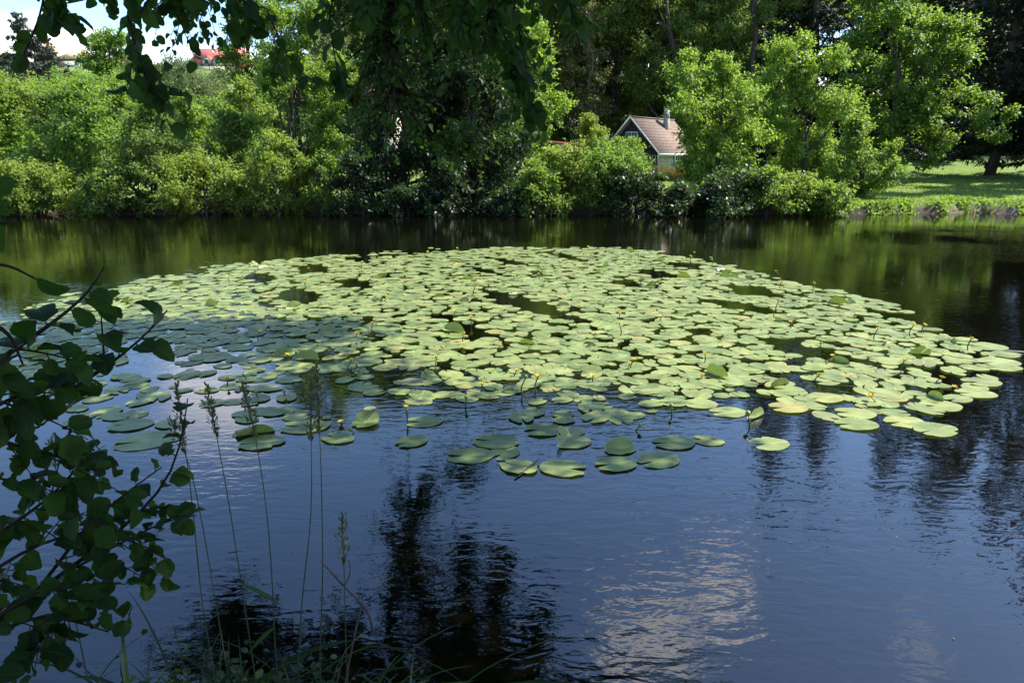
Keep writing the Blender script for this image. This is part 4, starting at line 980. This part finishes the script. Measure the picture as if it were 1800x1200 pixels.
def leaf_template(seed, nseg=10, bite=False):
    g_ = np.random.default_rng(seed); u = np.linspace(0, 1, nseg + 1)
    wd_ = g_.uniform(.33, .46); fo_ = g_.uniform(.1, .75); be_ = g_.uniform(.05, .42)
    half = wd_ * np.sqrt(np.clip(1 - (2 * u ** .85 - 1) ** 2, 0, 1)) ** .9 * (1 + .06 * (np.arange(nseg + 1) % 2) + .05 * np.sin(u * 11 + g_.random() * 6))
    half[0] = .03; half[-1] = .05
    if bite: half[g_.integers(2, nseg)] *= .5
    bend = -be_ * u ** 2
    mid = np.stack([u, 0 * u, bend], -1)
    wob = .03 * np.sin(u * 9 + g_.random() * 6)
    Lf = np.stack([u + .02 * np.sin(u * 14), half, bend + half * fo_ + wob], -1); Rt = np.stack([u, -half * (1 + .06 * np.sin(u * 11)), bend + half * fo_ - wob], -1)
    v = np.vstack([Lf, mid, Rt]); k = nseg + 1
    f = [[i, k + i, k + i + 1, i + 1] for i in range(nseg)] + [[k + i, 2 * k + i, 2 * k + i + 1, k + i + 1] for i in range(nseg)]
    return v, np.array(f)
LT = [leaf_template(i, 10, i in (3, 5, 9)) for i in range(12)]
class Leaves:
    def __init__(s): s.V, s.F, s.T, s.U, s.n = [], [], [], [], 0
    def add(s, pos, d, nn, size, tint):
        d = nrm(d); sd = nrm(np.cross(nn, d)); nn = np.cross(d, sd)
        which = rng.integers(len(LT), size=len(pos))
        for k, (tv, tf) in enumerate(LT):
            m_ = which == k; c_ = int(m_.sum())
            if not c_: continue
            S = size[m_][:, None, None]
            v = pos[m_][:, None] + S * (tv[None, :, 0:1] * d[m_][:, None] + tv[None, :, 1:2] * sd[m_][:, None] + tv[None, :, 2:3] * nn[m_][:, None])
            f = tf[None] + (np.arange(c_) * len(tv))[:, None, None] + s.n
            s.U.append(np.tile(np.stack([tv[:, 0], tv[:, 1] + .5], -1), (c_, 1)))
            s.V.append(v.reshape(-1, 3)); s.F.append(f.reshape(-1, 4)); s.T.append(np.repeat(tint[m_], len(tf))); s.n += c_ * len(tv)
    def build(s, name, mat, parent, base):
        return link(name, make_mesh(name, np.vstack(s.V) - base, np.vstack(s.F), mat, True, np.concatenate(s.T), np.vstack(s.U)), parent)
def resample(pts, n):
    pts = np.asarray(pts, float); seg = np.r_[0, np.cumsum(np.linalg.norm(np.diff(pts, axis=0), axis=1))]; t_ = np.linspace(0, seg[-1], n)
    # smooth through Catmull-like averaging
    p = np.stack([np.interp(t_, seg, pts[:, i]) for i in range(3)], -1)
    for _ in range(2): p[1:-1] = (p[:-2] + 2 * p[1:-1] + p[2:]) / 4
    return p
def leafy(path_px, r0, r1, mb, lv, nleaf, size, side_n=0, side_len=.2, start=.2, face=None, droop=.35, sub_leaf=6, view_face=.5):
    """a twig through photo places (px, py, depth) with leaves and side shoots"""
    pts = resample([W(*p) for p in path_px], 14)
    mb.tube(pts, np.linspace(r0, r1, 14), 6)
    def put(p, n_, st, sz):
        tt = st + (1 - st) * (np.arange(n_) + rng.random(n_)) / max(n_, 1); idx = np.clip(tt * (len(p) - 1), 0, len(p) - 1.001); i0 = idx.astype(int); f = (idx - i0)[:, None]
        c_ = p[i0] * (1 - f) + p[i0 + 1] * f; tang = nrm(p[i0 + 1] - p[i0])
        sd = nrm(np.cross(tang, rand_dir(n_)))
        d = nrm(tang * .45 + sd * .9 + np.array([0, 0, -droop]))
        stalk = .18 * sz * (.6 + rng.random((n_, 1)))
        pos = c_ + d * stalk
        for a_, b2 in zip(c_, pos): mb.tube([a_, b2], .0009 + .012 * sz, 3)
        nn = nrm(np.array([0, 0, .8]) + rng.normal(size=(n_, 3)) * .5 + np.array([0, -1, 0]) * view_face)
        lv.add(pos, d, nn, sz * (.65 + .6 * rng.random(n_)), np.clip(rng.random(n_) * .9, 0, 1))
    put(pts, nleaf, start, size)
    for k in range(side_n):
        i_ = int((start + (1 - start) * rng.random()) * 12); a_ = pts[i_]; tg = nrm(pts[i_ + 1] - pts[i_])
        dr = nrm(tg * .6 + rand_dir(1)[0] * .8 + np.array([0, 0, -droop * .8])); ln = side_len * (.5 + rng.random())
        tt = np.linspace(0, 1, 5)[:, None]; p = a_ + dr * ln * tt + np.array([0, 0, -droop * .4 * ln]) * tt ** 2
        mb.tube(p, np.linspace(max(r1, r0 * .4), r1 * .6, 5), 4); put(p, sub_leaf, .15, size * .92)

# ---- alder shrub leaning in from the left
base = np.array([-1.75, .95, float(ground_z(-1.75, .95)) - .05])
sh = thing('alder_shrub', base, 'dark round-leaved alder shoots leaning in from the left edge over the water', 'shrub')
D1, D2 = 1.35, 1.6
shoots = [
 ([(-120, 900, 1.2), (32, 748, 1.3), (143, 673, 1.38), (207, 633, 1.42), (233, 607, 1.45), (283, 567, 1.48), (294, 545, 1.5)], .0075, 26, .092, 3),
 ([(-100, 700, 1.15), (0, 632, 1.2), (100, 562, 1.28), (143, 527, 1.32), (170, 497, 1.34), (182, 470, 1.36)], .0065, 18, .090, 2),
 ([(-140, 1200, 1.35), (0, 1087, 1.5), (100, 1015, 1.6), (215, 930, 1.7), (280, 870, 1.76), (300, 845, 1.78), (322, 770, 1.8), (330, 700, 1.82)], .0085, 30, .080, 6),
 ([(60, 1045, 1.45), (155, 920, 1.55), (220, 867, 1.62), (285, 820, 1.7)], .005, 16, .075, 3),
 ([(-60, 760, 1.3), (25, 780, 1.35), (85, 800, 1.4), (150, 812, 1.45), (205, 822, 1.5)], .005, 20, .080, 3),
 ([(100, 1015, 1.6), (200, 960, 1.65), (290, 915, 1.7), (345, 905, 1.75)], .004, 14, .075, 3),
 ([(-80, 980, 1.3), (10, 930, 1.4), (80, 880, 1.45), (130, 830, 1.5)], .006, 30, .085, 5),
 ([(-80, 1130, 1.3), (0, 1080, 1.35), (60, 1040, 1.4), (140, 1030, 1.45), (200, 1020, 1.5)], .006, 28, .088, 4),
 ([(-100, 1240, 1.2), (0, 1180, 1.3), (60, 1140, 1.35), (110, 1130, 1.4)], .006, 16, .090, 2),
 ([(-120, 1200, 1.25), (-20, 1120, 1.35), (60, 1080, 1.4), (130, 1090, 1.45), (190, 1110, 1.5)], .006, 20, .088, 4),
 ([(-120, 1060, 1.25), (-20, 1010, 1.35), (50, 960, 1.45), (150, 930, 1.55), (240, 950, 1.65), (300, 985, 1.7)], .005, 20, .08, 5),
 ([(-60, 620, 1.1), (-20, 560, 1.12), (20, 590, 1.15), (40, 640, 1.2)], .005, 7, .085, 1),
 ([(-70, 470, 1.1), (-20, 462, 1.12), (20, 468, 1.15), (66, 492, 1.18)], .004, 4, .085, 0),
 ([(-70, 330, 1.2), (-30, 335, 1.22), (5, 340, 1.25)], .004, 4, .07, 0),
 ([(-70, 395, 1.1), (-20, 392, 1.12), (30, 392, 1.15)], .004, 3, .08, 0),
 ([(-90, 780, 1.15), (-20, 720, 1.2), (40, 690, 1.25), (90, 690, 1.3)], .006, 22, .092, 3)]
M_stem = principled('shoot_bark', (.016, .012, .009), .95, .3, 40, .001, spec=.1)
lv = Leaves(); mb = MB()
for (pp, r0, nlf, sz, sn) in shoots:
    leafy(pp, r0, .0016, mb, lv, int(nlf * .6), sz * .60, int(sn * 1.0), .17, .15, view_face=.3, sub_leaf=6)
    mb.tube(resample([W(*pp[0]), (W(*pp[0]) + base) / 2 + [-.1, .05, .1], base], 8), np.linspace(r0, .014, 8), 6)
lv.build('foliage', LMN, sh, base)
mb.v = [x - base for x in mb.v]; mb.build('branch', M_stem, sh, True)

# ---- the big alder over the camera: trunk on the near bank, limbs out over the water
base = np.array([3.9, -.7, float(ground_z(3.9, -.7)) - .1])
al = thing('alder_tree', base, 'large alder overhanging the near water, its dark round leaves hanging across the top', 'tree')
mbt = MB(); mbb = MB(); lv = Leaves()
trunk = resample([base, base + [-.1, .1, 2.0], base + [-.25, .4, 4.5], base + [-.3, .8, 7.5], base + [-.6, 1.4, 10.5]], 14)
mbt.tube(trunk, np.linspace(.24, .07, 14), 12)
fork = trunk[6]
# boughs: starting out of the frame above and hanging in from the top edge (px, py, depth)
boughs = [
 # the limb reaching far out over the water, its lower end catching sun
 ([(760, -520, 7.6), (740, -300, 8.0), (715, -120, 8.3), (668, 20, 8.5), (672, 120, 8.6), (735, 245, 8.7)], .05, 60, .078, 78, .62),
 ([(820, -520, 7.8), (840, -300, 8.2), (850, -120, 8.4), (860, 0, 8.5), (870, 110, 8.6), (890, 170, 8.6)], .035, 60, .078, 78, .62),
 ([(930, -420, 7.8), (940, -200, 8.0), (950, -60, 8.0), (962, 30, 8.1), (975, 80, 8.1)], .03, 50, .078, 56, .50),
 ([(660, -420, 8.2), (640, -220, 8.4), (605, -60, 8.5), (640, 70, 8.6), (695, 190, 8.6)], .04, 36, .078, 30, .42),
 ([(780, -400, 9.0), (785, -150, 9.0), (795, 40, 9.0), (800, 180, 9.0)], .03, 50, .078, 60, .6),
 ([(735, 245, 8.7), (790, 235, 8.7), (830, 260, 8.6)], .012, 20, .075, 16, .4),
 ([(700, -700, 8.4), (760, -560, 8.6), (800, -420, 8.6), (760, -250, 8.6)], .03, 50, .08, 60, .7),
 ([(900, -700, 8.0), (880, -500, 8.2), (860, -330, 8.2), (900, -200, 8.2)], .03, 50, .08, 50, .7),
 # middle distance
 ([(700, -260, 5.6), (720, -80, 5.6), (745, 0, 5.6), (750, 70, 5.7)], .018, 30, .072, 18, .42),
 ([(790, -260, 5.2), (800, -80, 5.2), (820, 0, 5.2), (835, 70, 5.2)], .018, 34, .072, 20, .40),
 ([(860, -260, 4.8), (880, -80, 4.8), (900, -10, 4.8), (915, 70, 4.8), (930, 150, 4.8)], .016, 34, .070, 14, .30),
 ([(940, -260, 4.4), (955, -80, 4.4), (970, -10, 4.4), (1000, 50, 4.4)], .014, 28, .070, 10, .30),
 ([(360, -460, 8.0), (310, -280, 8.1), (280, -130, 8.2), (280, -20, 8.2)], .025, 50, .075, 46, .5),
 ([(200, -460, 7.8), (235, -280, 8.0), (230, -130, 8.0), (245, -50, 8.0)], .02, 40, .075, 34, .45),
 ([(400, -620, 8.0), (460, -420, 8.2), (520, -260, 8.3), (520, -120, 8.3)], .03, 60, .08, 60, .6),
 ([(300, -700, 7.6), (330, -540, 7.8), (400, -400, 8.0), (380, -260, 8.0)], .03, 50, .08, 50, .6),
 ([(640, -800, 8.2), (600, -640, 8.4), (620, -480, 8.5), (600, -300, 8.5)], .03, 60, .08, 60, .6),
 ([(700, -330, 8.2), (520, -230, 8.2), (360, -160, 8.2), (200, -130, 8.2)], .03, 60, .08, 50, .5),
 ([(560, -380, 8.0), (380, -300, 8.0), (220, -240, 8.0), (60, -200, 8.0)], .03, 60, .08, 50, .5),
 ([(1000, -330, 8.2), (880, -260, 8.2), (740, -200, 8.2), (600, -140, 8.2)], .03, 60, .08, 50, .5),
 # nearer sprays, leaf by leaf
 ([(860, 0, 3.1), (890, 70, 3.1), (915, 140, 3.1), (945, 200, 3.1)], .005, 22, .066, 4, .16),
 ([(840, -180, 3.1), (850, -60, 3.1), (860, 0, 3.1), (870, 40, 3.1)], .008, 20, .066, 5, .2),
 ([(620, -150, 3.0), (600, -40, 3.0), (575, 20, 3.0), (590, 110, 3.0), (600, 160, 3.0)], .005, 18, .062, 3, .14),
 ([(470, 20, 3.2), (500, 90, 3.2), (520, 120, 3.2), (560, 150, 3.2)], .003, 9, .058, 1, .12),
 ([(400, -160, 3.0), (390, -60, 3.0), (420, 0, 3.0), (470, 30, 3.0)], .005, 14, .062, 3, .14),
 ([(680, -240, 3.6), (660, -80, 3.6), (650, -30, 3.6), (655, 40, 3.6)], .010, 18, .068, 4, .2),
 ([(985, -160, 3.0), (990, -60, 3.0), (1000, 10, 3.0), (1015, 45, 3.0)], .005, 14, .062, 3, .14),
 # left hanging sprays against the sky
 ([(330, -180, 2.3), (300, -60, 2.3), (260, 0, 2.3), (225, 60, 2.3)], .006, 16, .062, 4, .12),
 ([(300, -160, 2.0), (250, -50, 2.0), (215, 0, 2.0), (235, 70, 2.0), (250, 120, 2.0), (265, 165, 2.0)], .004, 22, .055, 3, .10),
 ([(260, -140, 2.6), (210, -50, 2.6), (160, 0, 2.6), (90, 10, 2.6)], .004, 12, .062, 2, .1),
 ([(265, 120, 2.0), (285, 150, 2.0), (320, 160, 2.0)], .002, 3, .055, 0, .1),
 ([(110, -120, 1.9), (80, -40, 1.9), (76, 10, 1.9), (55, 70, 1.9), (35, 110, 1.9)], .003, 10, .060, 1, .08),
 ([(76, 10, 1.9), (90, 28, 1.9), (105, 40, 1.9)], .0022, 4, .060, 0, .06),
 ([(330, -180, 4.2), (310, -80, 4.2), (290, -20, 4.2), (300, 20, 4.2)], .012, 36, .062, 12, .26),
 ([(400, -180, 5.2), (370, -80, 5.2), (340, -20, 5.2), (320, 20, 5.2)], .012, 36, .062, 14, .32),
 ([(440, -170, 3.4), (410, -70, 3.4), (385, -20, 3.4), (350, 20, 3.4)], .006, 20, .06, 5, .18),
]
for (pp, r0, nlf, sz, sn, sl_) in boughs:
    if pp[0][2] > 7 and pp[-1][0] > 600 and pp[-1][1] > 60 and pp[-1][1] < 230: pp = [(a_, b2 - 95, c2) for a_, b2, c2 in pp]; sl_ = sl_ * .62
    k_ = 1.0
    if pp[0][2] < 2.7: sz *= .82
    if pp[0][2] > 7: k_ = 1.0 if pp[-1][0] < 520 and pp[-1][1] > 0 else 2.3
    leafy(pp, r0, .0022, mbb, lv, int(nlf * k_), sz, int(sn * k_), sl_, .25, droop=.55 if pp[0][2] < 7 else .30, sub_leaf=8, view_face=.35)
    if pp[0][1] <= -120:
        st = W(*pp[0]); mbb.tube(resample([fork + rng.normal(size=3) * .25, (fork + st) / 2 + [0, .3, 1.0], st], 10), np.linspace(.07, r0, 10), 7)
lv.build('foliage', LMN, al, base)
# unseen crown added above the frame, laid out by the shade it casts below
SHADE = [(-260, 640), (60, 600), (230, 560), (420, 590), (600, 625), (700, 655), (760, 690), (900, 705), (1080, 700), (1230, 715), (1270, 770), (1210, 850), (1000, 900), (900, 1100), (880, 1200), (-260, 1200)]
pw = to_world(SHADE); lo = pw.min(0); hi = pw.max(0)
cl_c = []
while len(cl_c) < 620:
    x = rng.uniform(lo[0], hi[0]); y = rng.uniform(lo[1] - 2.4, hi[1])
    if not (inside(pw, np.array([x]), np.array([y]))[0] or (y < lo[1] and x < .3 and x > -4)): continue
    z = rng.uniform(5.4, 8.8)
    f_ = math.sin(x * 2.3 + 1) * math.sin(y * 2.1) 
    if y > 3.6 and f_ > .35: continue
    cl_c.append([x + SUN[0] / SUN[2] * z, y + SUN[1] / SUN[2] * z, z])
for _ in range(420):                       # added up-sun of the hanging boughs to darken them
    P_ = W(rng.uniform(380, 1010), rng.uniform(-420, 150), rng.choice([3.0, 5.0, 8.4, 8.4]) + rng.normal() * .4); z = max(rng.uniform(6.2, 9.2), P_[2] + .8)
    cl_c.append(P_ + SUN * (z - P_[2]) / SUN[2])
for _ in range(330):                       # added over the bank behind the camera to block skylight
    cl_c.append([rng.uniform(-6.5, 6), rng.uniform(-6, 1.2), rng.uniform(4.2, 8.5)])
cl_c = np.array(cl_c)
v, tint = sprays_to_leaves(cl_c, rand_dir(len(cl_c), .2), 42, .30, .24, .105, .85, 1.0)
link('crown', make_mesh('crown', v - base, quads(len(v) // 4), LMN, False, tint), al)
for k in range(26):
    c_ = cl_c[int(rng.integers(len(cl_c)))]
    limb(mbb, trunk[int(rng.integers(6, 12))], c_, .05, .012, .06, 8, 6)
mbt.v = [x - base for x in mbt.v]; mbb.v = [x - base for x in mbb.v]
mbt.build('trunk', M_bark, al, True); mbb.build('branch', M_stem, al, True)

# ------------------------------------------------------------------ grass stems in front
M_straw = leaf_mat('grass_stem', (.030, .042, .018), (.055, .070, .028), (.1, .15, .03), .15)
M_head = leaf_mat('grass_head', (.055, .062, .030), (.130, .135, .065), (.14, .16, .05), .22)
M_blade = leaf_mat('grass_blade', (.008, .020, .006), (.022, .044, .010), (.07, .15, .02), .25)
GS = 'tall flowering grass stems at the near bank'
def grass(label, px_path, Y, head, head_w, blades=()):
    pts = [W(x, y, Y) for x, y in px_path]
    b0 = pts[0].copy(); gzz = max(float(ground_z(b0[0], Y)), -.3)
    if b0[2] > gzz: pts = [np.array([b0[0] + .03, Y - .02, gzz])] + pts
    P = resample(pts, 18); base = P[0].copy()
    r = thing('grass_stem', base, label, 'grass', GS)
    mb = MB(); mb.tube(P - base, np.linspace(.0030, .0012, 18), 5); mb.build('stem', M_straw, r, True)
    # seed head: small spikelets round the top
    k = int(head * 900); tt = 1 - rng.random(k) ** .9 * head / np.linalg.norm(np.diff(P, axis=0), axis=1).sum()
    idx = np.clip(tt * 17, 0, 16.999); i0 = idx.astype(int); f = (idx - i0)[:, None]; c_ = P[i0] * (1 - f) + P[i0 + 1] * f
    rel = (1 - tt) / max((1 - tt).max(), 1e-6)
    off = rand_dir(k) * (head_w * (.2 + .9 * np.sin(PI * np.clip(rel * .9 + .08, 0, 1)))[:, None]) * rng.random((k, 1))
    d = nrm(np.array([0, 0, 1.0]) + off / head_w * .9)
    v = leaf_quads(c_ + off, d, rand_dir(k), .013 + .008 * rng.random(k), .35, .3)
    link('seed_head', make_mesh('seed_head', v - base, quads(k), M_head, False, rng.random(k)), r)
    for (fr, dx, dz, ln) in blades:
        a_ = P[int(fr * 17)]; tt = np.linspace(0, 1, 7)[:, None]
        q = a_ + np.array([dx, .02, dz]) * ln * tt + np.array([0, 0, -.25 * ln]) * tt ** 2
        blade_strip(q, .007, r, base, M_blade, 'blade')
    return r
def strip_geo(q, w):
    tg = nrm(np.gradient(q, axis=0)); sd = nrm(np.cross(tg, np.array([.3, -1, .5]))); n_ = len(q); wv = (w * np.sin(PI * np.linspace(.12, 1, n_)) ** .7)[:, None]
    nn = np.cross(sd, tg)
    v = np.stack([q + sd * wv + nn * wv * .3, q, q - sd * wv + nn * wv * .3], 1).reshape(-1, 3)
    f = [[i * 3 + j, i * 3 + j + 1, (i + 1) * 3 + j + 1, (i + 1) * 3 + j] for i in range(n_ - 1) for j in range(2)]
    return v, np.array(f)
def blade_strip(q, w, parent, base, mat, name):
    v, f = strip_geo(q, w); link(name, make_mesh(name, v - base, f, mat, True, np.full(len(f), rng.random())), parent)
grass('leftmost tall grass stem of the middle bunch, among the alder leaf tips', [(352, 1040), (340, 900), (328, 800), (316, 730), (310, 676)], 1.95, .17, .014)
grass('short grass stem with a side head right against the alder leaf tips', [(375, 1030), (352, 900), (336, 820), (318, 770), (298, 735)], 2.0, .13, .014)
grass('grass stem with a spiky head and two thin side blades, left of the leaning one', [(425, 1030), (410, 930), (395, 840), (378, 750), (364, 680)], 1.95, .17, .015, ((.56, .9, -.35, .14),))
grass('leaning grass stem crossing the bright curled pad', [(484, 1170), (480, 1040), (470, 900), (450, 765), (438, 720), (426, 678)], 1.95, .18, .014, ((.45, -.8, -.6, .12),))
grass('left one of the two tall central grass stems, kinked low down', [(522, 1200), (532, 1030), (548, 920), (548, 800), (546, 700), (546, 664)], 1.9, .20, .020)
grass('right one of the two tall central grass stems, the tallest of all', [(560, 1200), (568, 1010), (565, 840), (561, 725), (556, 642)], 1.9, .22, .018)
grass('short green grass stem with a loose head right of the central pair', [(610, 1200), (606, 1060), (604, 960), (601, 906)], 1.8, .17, .020)
grass('faint thin grass stem behind the alder leaves at the left', [(122, 1040), (112, 930), (98, 830), (92, 770)], 1.9, .10, .022)
# grass tuft at the bottom of the frame
mbv, mbf, n0 = [], [], 0; TT = []
for i in range(760):
    px = rng.normal(440, 150); a_ = W(np.clip(px, 120, 720), 1240, 1.95 + rng.normal() * .10); a_[2] = max(float(ground_z(a_[0], a_[1])), -.05) - .02
    ln = rng.uniform(.18, .68) + .3 * (rng.random() < .06); az = rng.random() * 6.28; hz = rng.uniform(.15, .8)
    tt = np.linspace(0, 1, 8)[:, None]
    q = a_ + np.array([math.cos(az) * hz, math.sin(az) * hz * .6, 1.0]) * ln * tt * .8 + np.array([math.cos(az) * .5, math.sin(az) * .3, -.75]) * ln * tt ** 2.2 * rng.uniform(.3, 1.0)
    v, f = strip_geo(q, rng.uniform(.002, .0045) + .007 * (rng.random() < .12)); mbv.append(v); mbf.append(f + n0); n0 += len(v); TT.append(np.full(len(f), rng.random()))
o = link('bank_grass', make_mesh('bank_grass', np.vstack(mbv), np.vstack(mbf), M_blade, True, np.concatenate(TT)))
o['kind'] = 'stuff'; o['label'] = 'dark grass blades at the foot of the picture'
nw = 1100; px_ = np.clip(rng.normal(430, 110, nw), 150, 760); yy_ = 1.95 + rng.normal(size=nw) * .10
xx_ = np.array([W(a_, 1240, b_)[0] for a_, b_ in zip(px_, yy_)]); zz_ = np.maximum(ground_z(xx_, yy_), -.02)
hh_ = .02 + .30 * rng.random(nw) ** 1.6
lw = Leaves(); lw.add(np.stack([xx_ + rng.normal(size=nw) * .05, yy_, zz_ + hh_], -1), nrm(rand_dir(nw) + [0, 0, .1]), nrm(rand_dir(nw) * .7 + [0, 0, 1]), .010 + .024 * rng.random(nw), rng.random(nw))
o = link('bank_herbs', make_mesh('bank_herbs', np.vstack(lw.V), np.vstack(lw.F), M_blade, True, np.concatenate(lw.T))); o['kind'] = 'stuff'; o['label'] = 'tangle of small dark herbs at the foot of the grass stems'
# specks drifting on the water
nd = 260; dx_ = rng.uniform(-3.2, 4.2, nd); dy_ = rng.uniform(2.2, 7.5, nd) 
v = leaf_quads(np.stack([dx_, dy_, np.full(nd, .004)], -1), nrm(np.stack([rng.normal(size=nd), rng.normal(size=nd), np.zeros(nd)], -1)), np.tile([0, 0, 1.0], (nd, 1)), .003 + .012 * rng.random(nd) ** 3, .6, .02); v[:, 2] = np.maximum(v[:, 2], .003)
o = link('floating_debris', make_mesh('floating_debris', v, quads(nd), LM['olive'], False, rng.random(nd))); o['kind'] = 'stuff'; o['label'] = 'specks and tiny leaves drifting on the open water'
# long single blades and the dead twig right of the stems
for lb, pp in (('broad grass blade hanging to the right of the tallest stem', [(556, 980, 1.85), (590, 1000, 1.85), (605, 1060, 1.85)]),):
    pass
pts = resample([W(565, 985, 1.8), W(595, 1020, 1.82), W(625, 1050, 1.84), W(650, 1075, 1.85), W(655, 1110, 1.86)], 12)
mb = MB(); mb.tube(pts - pts[0], np.linspace(.0025, .004, 12), 6); mb.tube((resample([pts[4], pts[4] + [.03, 0, .05], pts[4] + [.02, 0, .09]], 5)) - pts[0], .0018, 4)
mb.tube((resample([pts[7], W(620, 1130, 1.8), W(600, 1240, 1.75)], 8)) - pts[0], .003, 5)
o = mb.build('dead_twig', M_twig, None, True, pts[0]); tag(o, 'bent dead brown twig over the water right of the grass stems', 'twig')
